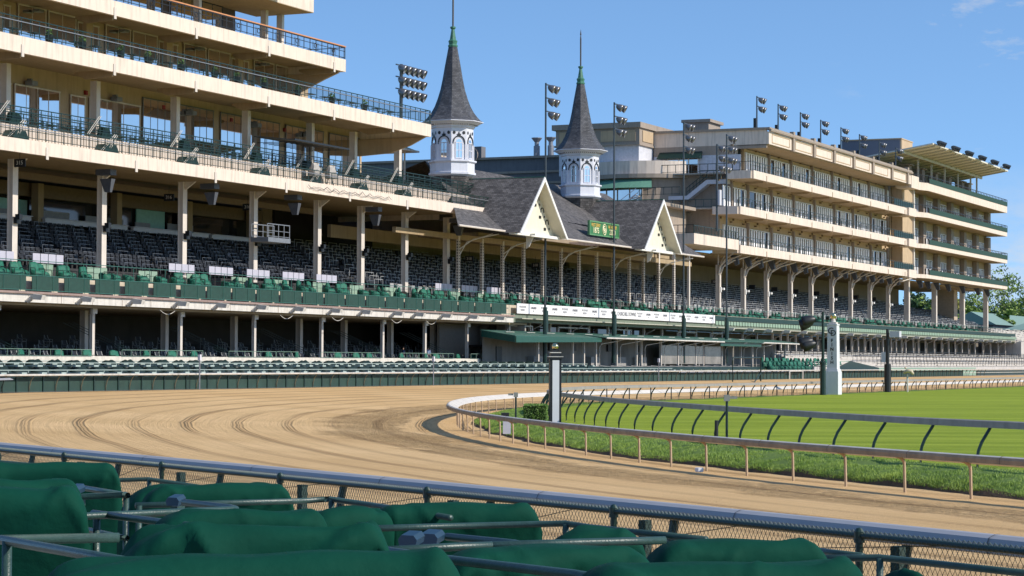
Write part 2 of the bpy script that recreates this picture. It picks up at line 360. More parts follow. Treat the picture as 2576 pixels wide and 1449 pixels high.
# ================================================================ ground, track, turf
def grid_mesh(name,rows,mats,kind='structure',smooth=True,uvs=None):
    n=len(rows[0]); me=bpy.data.meshes.new(name); vs=[tuple(p) for r in rows for p in r]
    fs=[(i*n+k,i*n+k+1,(i+1)*n+k+1,(i+1)*n+k) for i in range(len(rows)-1) for k in range(n-1)]
    me.from_pydata(vs,[],fs); me.materials.append(mats); me.polygons.foreach_set('use_smooth',[smooth]*len(fs))
    if uvs:
        uv=me.uv_layers.new(name='UVMap'); fl=[c for r in uvs for c in r]
        data=np.array([fl[l.vertex_index] for l in me.loops],dtype=np.float32).ravel(); uv.data.foreach_set('uv',data)
    me.update(); o=bpy.data.objects.new(name,me); COL.objects.link(o); o['kind']=kind; return o
def dirt_material():
    m=bpy.data.materials.new('raked_dirt'); m.use_nodes=True; t=m.node_tree; b=t.nodes['Principled BSDF']; b.inputs['Roughness'].default_value=.95; b.inputs['Specular IOR Level'].default_value=.15
    L=t.links.new
    def N(ty,**k):
        n=t.nodes.new(ty)
        for a,c in k.items(): setattr(n,a,c)
        return n
    def M(op,a,b_=None,c=None):
        n=N('ShaderNodeMath',operation=op)
        for i,v in enumerate((a,b_,c)):
            if v is None: continue
            if isinstance(v,(int,float)): n.inputs[i].default_value=v
            else: L(v,n.inputs[i])
        return n.outputs[0]
    def NO(vec,scale,det=4,rough=.6):
        n=N('ShaderNodeTexNoise'); n.inputs['Scale'].default_value=scale; n.inputs['Detail'].default_value=det; n.inputs['Roughness'].default_value=rough; L(vec,n.inputs[0]); return n.outputs[0]
    def MR(v,a,b_,c=0.,d=1.):
        n=N('ShaderNodeMapRange'); n.interpolation_type='SMOOTHSTEP'; L(v,n.inputs[0]); n.inputs[1].default_value=a; n.inputs[2].default_value=b_; n.inputs[3].default_value=c; n.inputs[4].default_value=d; return n.outputs[0]
    uv=N('ShaderNodeUVMap'); sp=N('ShaderNodeSeparateXYZ'); L(uv.outputs[0],sp.inputs[0]); u=sp.outputs[0]; d=sp.outputs[1]
    tc=N('ShaderNodeTexCoord'); obj=tc.outputs['Object']
    def mapped(src,sx,sy,sz=1):
        n=N('ShaderNodeMapping'); n.inputs['Scale'].default_value=(sx,sy,sz); L(src,n.inputs[0]); return n.outputs[0]
    wob=M('MULTIPLY',M('SUBTRACT',NO(mapped(uv.outputs[0],.05,.12),1.,2),.5),.9)
    dd=M('ADD',d,wob)
    # harrow wheel tracks every 2.2 m: a shallow double groove about 0.6 m wide
    x=M('MULTIPLY',M('ABSOLUTE',M('SUBTRACT',M('FRACT',M('DIVIDE',M('ADD',dd,-.2),2.2)),.5)),2.2)
    groove=MR(x,.42,.12)
    tread=M('MULTIPLY',groove,M('ADD',.5,M('MULTIPLY',.5,M('SINE',M('MULTIPLY',x,34.)))))
    chev=M('MULTIPLY',groove,M('ADD',.5,M('MULTIPLY',.5,M('SINE',M('ADD',M('MULTIPLY',u,21.),M('MULTIPLY',x,18.))))))
    gvar=MR(NO(mapped(uv.outputs[0],.03,.45),1.,2),.35,.62,.35,1.)
    # fine rake lines along the track
    st=NO(mapped(uv.outputs[0],.10,5.5),1.,6,.7); st2=NO(mapped(uv.outputs[0],.35,22.),1.,3)
    fine=NO(obj,9.,8,.75)
    # churned zone next to the rail
    zn=M('MULTIPLY',MR(M('ADD',d,M('MULTIPLY',M('SUBTRACT',NO(mapped(uv.outputs[0],.10,.25),1.,3),.5),6.)),1.6,2.6),MR(M('ADD',d,M('MULTIPLY',M('SUBTRACT',NO(mapped(uv.outputs[0],.13,.2),1.,3),.5),7.)),7.0,4.6))
    cl=N('ShaderNodeTexVoronoi'); cl.inputs['Scale'].default_value=3.6; cl.inputs['Randomness'].default_value=1; L(obj,cl.inputs[0])
    clod=NO(obj,3.2,6,.72)
    clodm=M('MULTIPLY',zn,MR(clod,.40,.62))
    h=M('ADD',M('MULTIPLY',st,.05),M('MULTIPLY',st2,.018))
    h=M('ADD',h,M('MULTIPLY',fine,.05))
    h=M('SUBTRACT',h,M('MULTIPLY',M('MULTIPLY',tread,gvar),.045)); h=M('SUBTRACT',h,M('MULTIPLY',M('MULTIPLY',chev,gvar),.02))
    h=M('ADD',h,M('MULTIPLY',clodm,.12)); h=M('ADD',h,M('MULTIPLY',M('MULTIPLY',zn,NO(obj,4.,5,.8)),.10))
    bp=N('ShaderNodeBump'); bp.inputs['Strength'].default_value=1.; bp.inputs['Distance'].default_value=1.; L(h,bp.inputs['Height']); L(bp.outputs[0],b.inputs['Normal'])
    big=NO(obj,.09,4)
    cr=N('ShaderNodeValToRGB'); cr.color_ramp.elements[0].position=.3; cr.color_ramp.elements[1].position=.7
    cr.color_ramp.elements[0].color=(.58,.375,.175,1); cr.color_ramp.elements[1].color=(.72,.49,.25,1); L(big,cr.inputs[0])
    mx=N('ShaderNodeMix',data_type='RGBA'); L(M('ADD',M('MULTIPLY',MR(st,.42,.68),.30),M('MULTIPLY',MR(fine,.5,.72),.32)),mx.inputs[0]); L(cr.outputs[0],mx.inputs[6]); mx.inputs[7].default_value=(.36,.225,.105,1)
    mx2=N('ShaderNodeMix',data_type='RGBA'); L(M('MULTIPLY',M('MULTIPLY',groove,gvar),.62),mx2.inputs[0]); L(mx.outputs[2],mx2.inputs[6]); mx2.inputs[7].default_value=(.30,.185,.085,1)
    mx3=N('ShaderNodeMix',data_type='RGBA'); L(M('MULTIPLY',M('MULTIPLY',zn,MR(NO(obj,.9,9,.85),  .50,.62)),.30),mx3.inputs[0]); L(mx2.outputs[2],mx3.inputs[6]); mx3.inputs[7].default_value=(.26,.165,.085,1)
    L(mx3.outputs[2],b.inputs['Base Color']); return m
DIRT=dirt_material()
def turf_material():
    m=bpy.data.materials.new('mown_turf'); m.use_nodes=True; t=m.node_tree; b=t.nodes['Principled BSDF']; b.inputs['Roughness'].default_value=.85; b.inputs['Specular IOR Level'].default_value=.2
    L=t.links.new; tc=t.nodes.new('ShaderNodeTexCoord')
    def no(scale,sc,det=5,rough=.6,rot=0):
        mp=t.nodes.new('ShaderNodeMapping'); mp.inputs['Scale'].default_value=sc; mp.inputs['Rotation'].default_value=(0,0,rot); L(tc.outputs['Object'],mp.inputs[0])
        n=t.nodes.new('ShaderNodeTexNoise'); n.inputs['Scale'].default_value=scale; n.inputs['Detail'].default_value=det; n.inputs['Roughness'].default_value=rough; L(mp.outputs[0],n.inputs[0]); return n.outputs[0]
    a=no(1,(.05,.55,1),4,.6,-.25); c=no(1,(.6,6.,1),4,.6,-.35); f=no(22,(1,1,1),4,.7)
    def ramp(v,p0,p1,c0,c1):
        r=t.nodes.new('ShaderNodeValToRGB'); r.color_ramp.elements[0].position=p0; r.color_ramp.elements[1].position=p1; r.color_ramp.elements[0].color=(*c0,1); r.color_ramp.elements[1].color=(*c1,1); L(v,r.inputs[0]); return r.outputs[0]
    base=ramp(a,.36,.64,(.215,.29,.012),(.35,.42,.04))
    mx=t.nodes.new('ShaderNodeMix'); mx.data_type='RGBA'; mx.blend_type='MULTIPLY'; mx.inputs[0].default_value=.85; L(base,mx.inputs[6]); L(ramp(c,.35,.65,(.74,.78,.66),(1.12,1.08,1.1)),mx.inputs[7])
    m2=t.nodes.new('ShaderNodeMix'); m2.data_type='RGBA'; m2.blend_type='MULTIPLY'; m2.inputs[0].default_value=.8; L(mx.outputs[2],m2.inputs[6]); L(ramp(f,.35,.62,(.55,.6,.5),(1.1,1.1,1.1)),m2.inputs[7])
    L(m2.outputs[2],b.inputs['Base Color'])
    bp=t.nodes.new('ShaderNodeBump'); bp.inputs['Strength'].default_value=.8; bp.inputs['Distance'].default_value=.06; L(f,bp.inputs['Height']); L(bp.outputs[0],b.inputs['Normal']); return m
TURF=turf_material()
GBANK=mat('bank_grass_soil',(.055,.105,.012),.95,var=.4,scale=1.5,bump=.8,bscale=18,col2=(.12,.19,.025))
BLADE=mat('grass_blades',(.12,.22,.02),.6,var=.3,scale=1.0,col2=(.33,.44,.07))
ASPH=mat('far_ground',(.10,.12,.06),.95,var=.2,scale=.02)
# one large sheet to the horizon
g=MB(); g.quad((-2500,-600,-.6),(2500,-600,-.6),(2500,5000,-.6),(-2500,5000,-.6))
o=solo('ground',g,[ASPH],None,None,frame=False); o['kind']='structure'
# dirt ribbon, inner rail outward
dl=[-2.0,-1.6,-1.3,-.9,-.5,0,.5,1,1.5,2,2.5,3,3.5,4,4.6,5.2,6,7,8,9.5,11,13,15,17,19,21,23,25,27,29,31]
rows=[];uvs=[]
acc=0;prev=None
for i,(p,o_) in enumerate(INN):
    acc=i*1.0
    r=[];q=[]
    for d in dl:
        P=p+o_*d
        z=gz(d) if d>0 else 0
        if 1.2<d<7: z+=.035*noise.noise(Vector((P.x*.8,P.y*.8,0)))+.03*noise.noise(Vector((P.x*2.3,P.y*2.3,3)))
        if -.2<=d<=1: z+=.02*noise.noise(Vector((P.x,P.y,7)))
        r.append((P.x,P.y,z)); q.append((acc,d))
    rows.append(r);uvs.append(q)
grid_mesh('dirt_track',rows,DIRT,uvs=uvs)
# infield bank and mown turf
ZT=.42
bl=[-1.25,-1.36,-1.47,-1.65,-1.95,-2.35,-2.9,-3.5,-4.3,-5.0]
bz=[-.03,.07,.15,.21,.27,.33,.38,.41,ZT,ZT]
rows=[]
for i,(p,o_) in enumerate(INN):
    r=[]
    w=.55*noise.noise(Vector((i*.16,1.3,0)))+.3*noise.noise(Vector((i*.7,4.3,0)))
    for k,d in enumerate(bl):
        z=bz[k]
        dd=d-.28+w*(1-k/9.)
        P=p+o_*dd
        if 0<k<9: z+=.09*noise.noise(Vector((P.x*.9,P.y*.9,2)))+.07*noise.noise(Vector((P.x*2.1,P.y*2.1,2)))
        r.append((P.x,P.y,z if k<9 else ZT))
    rows.append(r)
bank=grid_mesh('grass_bank_ground',[r[2:] for r in rows],GBANK); grid_mesh('bank_soil_edge',[r[:3] for r in rows],mat('dark_soil',(.10,.060,.03),.95,var=.4,scale=2,bump=.8,bscale=14))
mb=MB(); edge=[Vector((r[-1][0],r[-1][1],ZT)) for r in rows]
edge=edge[::2]
vs=edge+[Vector((900,900,ZT)),Vector((900,-80,ZT))]
mb.v=[tuple(v) for v in vs]; mb.f=[tuple(range(len(vs)-1,-1,-1))]; mb.m=[0]
bm=bmesh.new(); bv=[bm.verts.new(v) for v in mb.v]; fc=bm.faces.new(bv); bmesh.ops.triangulate(bm,faces=[fc]); bm.normal_update()
me=bpy.data.meshes.new('turf_course'); bm.to_mesh(me); bm.free(); me.materials.append(TURF)
if me.polygons[0].normal.z<0: me.flip_normals()
to=bpy.data.objects.new('turf_course',me); COL.objects.link(to); to['kind']='structure'
# blades of grass on the bank (nobody could count them)
rng=np.random.default_rng(3)
V=[];Fc=[]
idx=[i for i,(p,o_) in enumerate(INN) if 44<p.y<175 and i<len(INN)]
A=np.array([[r for r in rows[i]] for i in idx])      # (n,10,3)
NB=210000
ii=rng.integers(0,len(idx)-1,NB); kk=rng.integers(1,9,NB)
near=A[ii,0,1]; keep=rng.random(NB)<np.clip(75/near,0.35,1); ii=ii[keep];kk=kk[keep]; NB=len(ii)
fa=rng.random((NB,1));fb=rng.random((NB,1))
P0=A[ii,kk]*(1-fa)*(1-fb)+A[ii+1,kk]*fa*(1-fb)+A[ii,kk+1]*(1-fa)*fb+A[ii+1,kk+1]*fa*fb
clump=np.array([noise.noise(Vector((p[0]*1.1,p[1]*1.1,9))) for p in P0[:, :2].tolist()] if False else [noise.noise(Vector((p[0]*1.3,p[1]*1.3,9))) for p in P0.tolist()])
hgt=(.025+.04*rng.random(NB))*(1+1.3*clump)*np.where(kk<6,1.25,.8)
ang=rng.random(NB)*2*PI; wv=np.stack([np.cos(ang),np.sin(ang),np.zeros(NB)],1)*(.005+.006*rng.random((NB,1)))
lean=np.stack([rng.normal(0,.35,NB),rng.normal(0,.35,NB),np.ones(NB)],1)*hgt[:,None]
vv=np.stack([P0-wv-[0,0,.01],P0+wv-[0,0,.01],P0+lean],1).reshape(-1,3)
me=bpy.data.meshes.new('bank_grass'); me.vertices.add(len(vv)); me.vertices.foreach_set('co',vv.astype(np.float32).ravel())
me.loops.add(NB*3); me.loops.foreach_set('vertex_index',np.arange(NB*3,dtype=np.int32)); me.polygons.add(NB)
me.polygons.foreach_set('loop_start',np.arange(0,NB*3,3,dtype=np.int32)); me.update(calc_edges=True); me.materials.append(BLADE)
bo=bpy.data.objects.new('bank_grass',me); COL.objects.link(bo); setp(bo,'long green grass on the bank inside the brown rail','grass',kind='stuff')
# apron, terraces of the front boxes
g=MB(); g.quad((90,92,1.16),(900,92,1.16),(900,104,1.3),(90,104,1.3)); o=solo('apron',g,[CONC],None,None); o['kind']='structure'
g=MB(); g.quad((60,122,0),(900,122,0),(900,700,0),(60,700,0)); o=solo('backyard_ground',g,[ASPH],None,None); o['kind']='structure'

# ================================================================ rails
HOOD=mat('rail_hood',(.66,.60,.52),.55,var=.07,scale=1.2,dirt=.25)
HPOST=mat('rail_gooseneck',(.46,.33,.21),.6,var=.12)
TRAIL=mat('turf_rail_grey',(.30,.275,.25),.6,var=.12,scale=2,dirt=.35)
root=thing('inner_rail','white hooded inner rail on brown gooseneck posts, curving between dirt track and grass','rail',(0,0,0),frame=False)
sect=[(0,.93),(.012,1.03),(-.015,1.085),(-.07,1.115),(-.13,1.115),(-.58,.88),(-.59,.85),(-.14,1.03),(-.06,1.0)]
vis=[q for q in INN if q[0].y<420]
SM=[(smooth([q[0] for q in vis],3)[i],vis[i][1]) for i in range(len(vis))]
mb=MB(); mb.sweep(SM,sect); part('rail_hood',mb,HOOD,root)
mb=MB(); mb.sweep([q for q in SM if q[0].y<118],[(.004,.926),(.018,1.03),(-.010,1.092),(-.03,1.08),(-.03,.94)]); part('splashed_shaded_face',mb,mat('splashed_shaded_rail',(.40,.265,.155),.7,var=.2,scale=2.5,dirt=.3),root)  # brown strip: splashed dirt plus the outer face's shade, in one colour
mb=MB()
for i in range(0,len(vis)-1,4):            # seams of the hood sections
    p,o_=vis[i]; mb.sweep([(p,o_),(p+(vis[i+1][0]-p)*.02,o_)],[(a+(.004 if a>-.1 else 0),z+.004) for a,z in sect])
part('hood_seam',mb,mat('seam_dark',(.12,.09,.07),.8),root)
posts=0
for i in range(6,len(vis),3):
    p,o_=vis[i]
    if p.y<40 or p.y>330 or posts>=98: continue
    posts+=1; mb=MB(); q=lambda a,z: p+o_*a+Vector((0,0,z))
    mb.tube([q(-.56,-.06),q(-.54,.72),q(-.525,.79),q(-.47,.85),q(-.38,.90),q(-.18,.97)],.040,6)
    mb.bar(q(-.54,.84),q(-.44,.86),.022,4)
    part('post',mb,HPOST,root)
# turf rail
tr=[(40,12),(30,29),(22.5,44),(17.6,54.5),(14.2,62.3),(11.9,68.2),(10.4,73.5),(8.3,82.5),(6.5,91.5),(5.0,99.5),(3.8,108.5),(2.75,118),(2.2,127),(2.1,135),(2.9,145),(4.9,156),(8.6,168),(13.9,180)]
for s in list(range(182,300,18))+list(range(300,620,40)): p=W(s,60.6,0); tr.append((p.x,p.y))
TRC=smooth(resample(catmull(tr),1.0),4); TRN=withn(TRC)
root=thing('turf_rail','grey box rail on dark leaning posts around the mown turf course','rail',(0,0,0),frame=False)
def zt(p): return 1.72 if p.y<120 else 1.72-.1*min(1,(p.y-120)/60)
mb=MB(); mb.sweep([(p+Vector((0,0,zt(p)-1.72)),o_) for p,o_ in TRN if p.y<520],[(.06,1.52),(.06,1.70),(-.0,1.725),(-.08,1.70),(-.08,1.52)]); part('rail_box',mb,TRAIL,root)
cnt=0
for i in range(5,len(TRN),3):
    p,o_=TRN[i]
    if p.y<30 or p.y>360 or cnt>=98: continue
    cnt+=1; mb=MB(); q=lambda a,z: p+o_*a+Vector((0,0,z))
    mb.tube([q(.42,ZT-.05),q(.42,ZT+.30),q(.38,ZT+.48),q(.28,ZT+.70),q(.0,1.52)],.045,6); part('post',mb,DGREEN,root)
# slim stake fence along the far side
root=thing('stake_fence','slim dark stake fence with thin wire behind the far white rail','fence',(230,63.2,.0))
for k in range(60):
    s=150+k*4.6; mb=MB(); mb.bar((s,63.2,0),(s,63.2,1.45),.045,5)
    part('stake',mb,BLACK,root)
mb=MB()
for z in (1.38,.9): mb.bar((150,63.2,z),(421,63.2,z),.012,3)
part('wire',mb,DGREEN,root)
# far outer rail with green screen
root=thing('outer_rail','white outer rail with green windscreen panels in front of the stands','rail',(250,92,1.1))
crv=[(Vector((s,92,0)),Vector((0,-1,0))) for s in (110,200,300,420,560)]
mb=MB(); mb.sweep(crv,[(.10,2.24),(.12,2.32),(.02,2.36),(-.30,2.24),(-.30,2.20)]); part('rail_hood',mb,OFFW,root)
mb=MB(); mb.quad((110,92.42,1.0),(400,92.42,1.0),(400,92.42,2.12),(110,92.42,2.12)); mb.quad((110,92.44,1.0),(110,92.44,2.12),(400,92.44,2.12),(400,92.44,1.0))
part('green_screen',mb,mat('green_windscreen',(.016,.046,.035),.7,var=.2,scale=.8,dirt=.2),root)
for k in range(96):
    s=118+k*3.0; mb=MB(); mb.box((s-.06,92.34,1.0),(s+.06,92.41,2.3)); part('fence_post',mb,DGREEN,root)
mb=MB()
for k in range(100):
    s=119.4+k*3.0; mb.tube([(s,92.36,1.0),(s,92.34,1.5),(s,92.22,1.9),(s,92.0,2.22)],.045,5)
part('gooseneck_posts',mb,mat('olive_post',(.12,.11,.07),.6),root,kind='stuff')
mb=MB(); mb.bar((400,92.4,1.7),(560,92.4,1.7),.05); mb.bar((400,92.4,2.1),(560,92.4,2.1),.05)
part('lower_bar',mb,OFFW,root)
# thin white winning-distance poles on the outer fence
for k,(s,lab) in enumerate(((148.6,'thin pale pole with dark brackets beside the green windscreen, leftmost of three'),(188.4,'thin pale pole on the outer rail in front of the covered seats, middle one'),(246.6,'thin pale pole in front of the green-roofed shelter by the outer rail'))):
    r=thing('rail_pole',lab,'pole',(s,91.6,1.1),'thin poles along the outer rail'); mb=MB(); mb.bar((s,91.6,1.0),(s,91.6,3.6),.055,8); part('shaft',mb,STEEL,r)
    mb=MB(); mb.box((s-.12,91.5,3.3),(s+.12,91.7,3.75)); part('head_box',mb,LGREY,r)
# arch frame over the outer rail
r=thing('pipe_arch','tall dark pipe arch standing on the dirt track side','frame',(268,88,1.0)); mb=MB()
mb.tube([(262,88,.9),(262,88,3.6),(262.3,88,3.9),(272.5,88,3.9),(272.8,88,3.6),(272.8,88,.9)],.09,6); part('pipe',mb,DGREEN,r)
mb=MB(); mb.bar((272.8,88,2.0),(265.5,86.5,.9),.07,5); part('brace',mb,DGREEN,r)

# ================================================================ marker posts
WPANEL=mat('white_panel',(.66,.66,.68),.45,var=.03)
r=thing('distance_pole','black and white distance pole with gold ball beside the hedge','pole',(2.05,109.7,.4),frame=False,rz=.10)
ORG[r.name]=Vector((0,0,0)); 
def lb(mb_,name,m,**k): return part(name,mb_,m,r,local=True,**k)
lb(MB().box((-.27,-.27,0),(.27,.27,3.05)),'pillar',BLACK)
lb(MB().box((-.155,-.285,-.1),(.165,-.272,2.98)),'front_panel',WPANEL)
lb(MB().box((.272,-.15,-.1),(.285,.15,2.98)),'side_panel',WPANEL)
mb=MB(); mb.box((-.33,-.33,3.05),(.33,.33,3.13)); mb.box((-.24,-.24,3.16),(.24,.24,3.32)); mb.box((-.14,-.14,3.36),(.14,.14,3.48)); lb(mb,'black_cap',BLACK)
mb=MB(); mb.box((-.35,-.35,3.13),(.35,.35,3.16)); mb.box((-.26,-.26,3.32),(.26,.26,3.36)); lb(mb,'white_trim',OFFW)
mb=MB(); mb.lathe([(.001,-.16)]+[(.16*math.cos(a),.16*math.sin(a)) for a in np.linspace(-1.4,1.4,9)]+[(.001,.16)],(0,0,3.63),16); lb(mb,'gold_ball',GOLD,smooth=True)
# finish post
FS,FT=206.3,59.6
r=thing('finish_post','white finish post with black emblem and gold ball on top','post',(FS,FT,.3))
mb=MB(); mb.box((FS-.62,FT-.62,.2),(FS+.62,FT+.62,2.55)); mb.box((FS-.54,FT-.54,2.55),(FS+.54,FT+.54,2.75)); part('plinth',mb,WPANEL,r)
mb=MB(); v=[];a,b=.47,.41
for zz,h in ((2.75,.47),(6.75,.43)): v+=[(FS-h,FT-h,zz),(FS+h,FT-h,zz),(FS+h,FT+h,zz),(FS-h,FT+h,zz)]
mb.add(v,[(0,3,2,1),(4,5,6,7),(0,1,5,4),(1,2,6,5),(2,3,7,6),(3,0,4,7)]); mb.box((FS-.47,FT-.47,6.75),(FS+.47,FT+.47,6.87)); part('shaft',mb,WPANEL,r)
mb=MB(); mb.box((FS-.34,FT-.34,6.87),(FS+.34,FT+.34,7.05)); mb.lathe([(.24,0),(.2,.2),(.12,.32)],(FS,FT,7.05),12); part('cap',mb,OFFW,r)
mb=MB(); mb.lathe([(.001,-.3)]+[(.3*math.cos(a),.3*math.sin(a)) for a in np.linspace(-1.4,1.4,9)]+[(.001,.3)],(FS,FT,7.6),16); part('gold_ball',mb,GOLD,r,smooth=True)
LROT=(PI/2,0,-PI/2)          # lettering on faces that look back along the course (-s)
for i,ch in enumerate('FINISH'): lettering('letter',ch,.42,BLACK,r,(FS-.475+.0*i,FT,5.35-i*.40),LROT,off=.012)
lettering('emblem_letter','C',.80,BLACK,r,(FS-.462,FT+.12,6.22),LROT,off=.008); lettering('emblem_letter','D',.74,BLACK,r,(FS-.466,FT-.12,6.02),LROT,off=.008)
r=thing('signal_pole','dark green pole with big black lamp hoods left of the white finish post','signal',(202.6,59.5,.3))
mb=MB(); mb.lathe([(.27,0),(.25,3.0),(.30,3.02),(.30,3.2),(.13,3.25),(.11,7.7)],(202.6,59.5,.2),10); part('pole',mb,DGREEN,r)
def hood(c,r_,L,ax):       # bell-shaped lamp, open end along ax
    ax=Vector(ax).normalized(); m=MB(); pr=[(.10,0),(.45,.12),(.75,.38),(.95,.75),(1.0,1.0),(.93,1.0),(.80,.72),(.3,.35)]
    u=ax.orthogonal().normalized(); w=ax.cross(u); n=12; vs=[]
    for a,z in pr:
        for k in range(n):
            t=2*PI*k/n; vs.append(Vector(c)+ax*(z*L)+u*(a*r_*math.cos(t))+w*(a*r_*math.sin(t)))
    m.add(vs,[(i*n+k,i*n+(k+1)%n,(i+1)*n+(k+1)%n,(i+1)*n+k) for i in range(len(pr)-1) for k in range(n)]+[tuple(range(n))]); return m
for z,o2 in ((7.0,1.5),(7.3,.7),(5.35,1.5),(5.1,.6)):
    part('lamp_hood',hood((202.6,59.9+o2*.3,z),.55,1.3,(-.3,.9,-.25)),BLACK,r,smooth=True)
mb=MB()
for z in (7.0,5.3): mb.bar((202.6,59.5,z),(202.6,61.2,z),.06)
part('crossbar',mb,BLACK,r)
r=thing('timing_pole','dark pole with pale camera box right of the finish post','pole',(227,60,.3))
mb=MB(); mb.lathe([(.34,0),(.34,3.0),(.17,3.05),(.15,6.5)],(227,60,.2),10); part('pole',mb,BLACK,r)
part('camera_box',MB().box((226.6,58.7,5.9),(227.4,59.7,6.5)),LGREY,r); part('side_box',MB().box((226.8,60.2,3.4),(227.2,60.6,4.4)),LGREY,r)
r=thing('jumping_figure','small pale jockey figure on a white stand right of the dark timing pole','statue',(229,58.5,.3))
mb=MB(); mb.bar((229,58.5,.2),(229,58.5,2.2),.09,6); part('stand',mb,OFFW,r)
mb=MB(); mb.tube([(229,58.9,2.35),(229,58.5,2.55),(229,58.1,2.5),(229,57.9,2.2)],[.12,.22,.2,.1],8); mb.lathe([(.02,-.13),(.13,0),(.02,.13)],(229,58.7,2.85),8); part('figure',mb,mat('figure_cream',(.6,.5,.35),.6),r,smooth=True)
# hedge and small ground boxes by the distance pole
def leaf_blob(mb_,c,rad,n,size,rs,squash=1.):
    for _ in range(n):
        while True:
            p=Vector((rs.uniform(-1,1),rs.uniform(-1,1),rs.uniform(-1,1)))
            if .35<p.length<1: break
        q=Vector(c)+Vector((p.x*rad[0],p.y*rad[1],p.z*rad[2])); a=Vector((rs.uniform(-1,1),rs.uniform(-1,1),rs.uniform(-1,1))).normalized(); b_=a.orthogonal().normalized()
        s=size*rs.uniform(.6,1.3); mb_.quad(q-a*s,q+b_*s*.6,q+a*s,q-b_*s*.6)
rs=random.Random(5)
HEDGE=mat('hedge_leaf',(.045,.12,.012),.6,var=.4,scale=4,col2=(.12,.22,.03))
mb=MB()
for _ in range(5200):
    p=[rs.uniform(-1,1) for _ in range(3)]; k=rs.randrange(3); p[k]=math.copysign(rs.uniform(.86,1.05),p[k])
    q=Vector((.55*p[0],.85*p[1],.42*p[2]+.42)); a=Vector((rs.uniform(-1,1),rs.uniform(-1,1),rs.uniform(-1,1))).normalized(); b_=a.orthogonal().normalized(); s=rs.uniform(.02,.045)
    mb.quad(q-a*s,q+b_*s*.7,q+a*s,q-b_*s*.7)
r=thing('hedge','small clipped boxwood hedge left of the black and white pole','hedge',(1.15,111.6,ZT),frame=False); ORG[r.name]=Vector((0,0,0))
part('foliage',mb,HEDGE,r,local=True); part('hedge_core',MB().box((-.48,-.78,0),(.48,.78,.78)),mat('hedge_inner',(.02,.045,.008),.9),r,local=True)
def beam_post(name,label,x,y,z,h,wing,g='small signal posts on the grass'):
    r=thing(name,label,'sensor post',(x,y,z),group=g,frame=False); ORG[r.name]=Vector((0,0,0))
    part('stem',MB().bar((0,0,0),(0,0,h),.045,8),DGREEN,r,local=True)
    mb=MB(); mb.box((-.1,-.1,h),(.1,.1,h+.22)); mb.box((-.02+wing*.1,-.06,h+.08),(wing*.36,.06,h+.17)); part('head',mb,mat('sensor_grey',(.25,.25,.22),.5),r,local=True)
beam_post('sensor_post','green stem with pale head left of the hedge near the rail bend',.2,108.5,.4,1.25,-1)
beam_post('sensor_post','tall green stem with grey T head rising over the grey turf rail',7.55,81.5,.4,1.55,1)
r=thing('service_box','pale grey utility box with dark lid in the grass under the brown rail','box',(-.25,101.5,.15),frame=False); ORG[r.name]=Vector((0,0,0))
part('body',MB().box((-.12,-.1,0),(.22,.14,.62)),LGREY,r,local=True); part('lid',MB().box((-.2,-.14,.62),(.14,.18,.92)),BLACK,r,local=True)
r=thing('steel_stake','short dark steel stake beside the tall sensor stem','stake',(7.1,80.5,.3),frame=False); ORG[r.name]=Vector((0,0,0)); part('stake',MB().bar((0,0,-.1),(0,0,1.0),.07,6),BLACK,r,local=True)
mb=MB(); mb.lathe([(.10,0),(.13,.02),(.13,.12),(.1,.13)],(0,0,0),7); o=solo('paper_scrap',mb,[WPANEL],'small crumpled white paper cup at the foot of the grass bank','litter',(5.45,67.5,.12),frame=False); 
for v in o.data.vertices: v.co=v.co+Vector(ORG[o.name])
# ================================================================ helpers for stands
def railing(mb,s0,s1,t,z0,z1,step=1.15,picket=0,r=.042,top=True,mid=None,bot=.12):
    mb.bar((s0,t,z1),(s1,t,z1),r*1.25); mb.bar((s0,t,z0+bot),(s1,t,z0+bot),r*.8)
    if mid: mb.bar((s0,t,z0+mid),(s1,t,z0+mid),r*.8)
    n=max(1,int(round((s1-s0)/step)))
    for k in range(n+1):
        s=s0+(s1-s0)*k/n; mb.bar((s,t,z0),(s,t,z1),r,4)
    if picket:
        for s in np.arange(s0,s1,picket): mb.bar((s,t,z0+bot),(s,t,z1-.12),.013,3)
    return mb
def railing_t(mb,s,t0,t1,z0,z1,n=4,r=.035):
    mb.bar((s,t0,z1),(s,t1,z1),r*1.25); mb.bar((s,t0,z0+.12),(s,t1,z0+.12),r*.8)
    for k in range(n+1): t=t0+(t1-t0)*k/n; mb.bar((s,t,z0),(s,t,z1),r)
    return mb
def hcol(mb,s,t,z0,z1,ws,wt):            # H-shaped steel column with plates facing the track
    mb.box((s-ws/2,t-wt/2,z0),(s+ws/2,t-wt/2+.07,z1)); mb.box((s-ws/2,t+wt/2-.07,z0),(s+ws/2,t+wt/2,z1)); mb.box((s-ws*.42,t-wt/2+.07,z0),(s+ws*.42,t+wt/2-.07,z1)); return mb
def window_bank(root,s0,s1,t,z0,z1,n,frame=COLW,door=False,glass=GLASS,name='window'):
    """n panes in one frame; the wall behind is at t+.1"""
    w=(s1-s0)/n; mb=MB(); fw=.03
    mb.box((s0-.09,t-.06,z1),(s1+.09,t+.05,z1+.12)); mb.box((s0-.09,t-.06,z0-.12),(s1+.09,t+.05,z0))
    for k in range(n+1):
        s=s0+k*w; f=.06 if k in (0,n) else fw
        mb.box((s-f,t-.025,z0),(s+f,t+.03,z1))
    f=part(name,mb,frame,root)
    for k in range(n):
        a=s0+k*w; g=MB(); g.box((a+fw,t-.012+.004*(k%3),z0),(a+w-fw,t+.02,z1)); part('pane',g,glass,f)
    return f
def stuff_boxes(s0,s1): pass

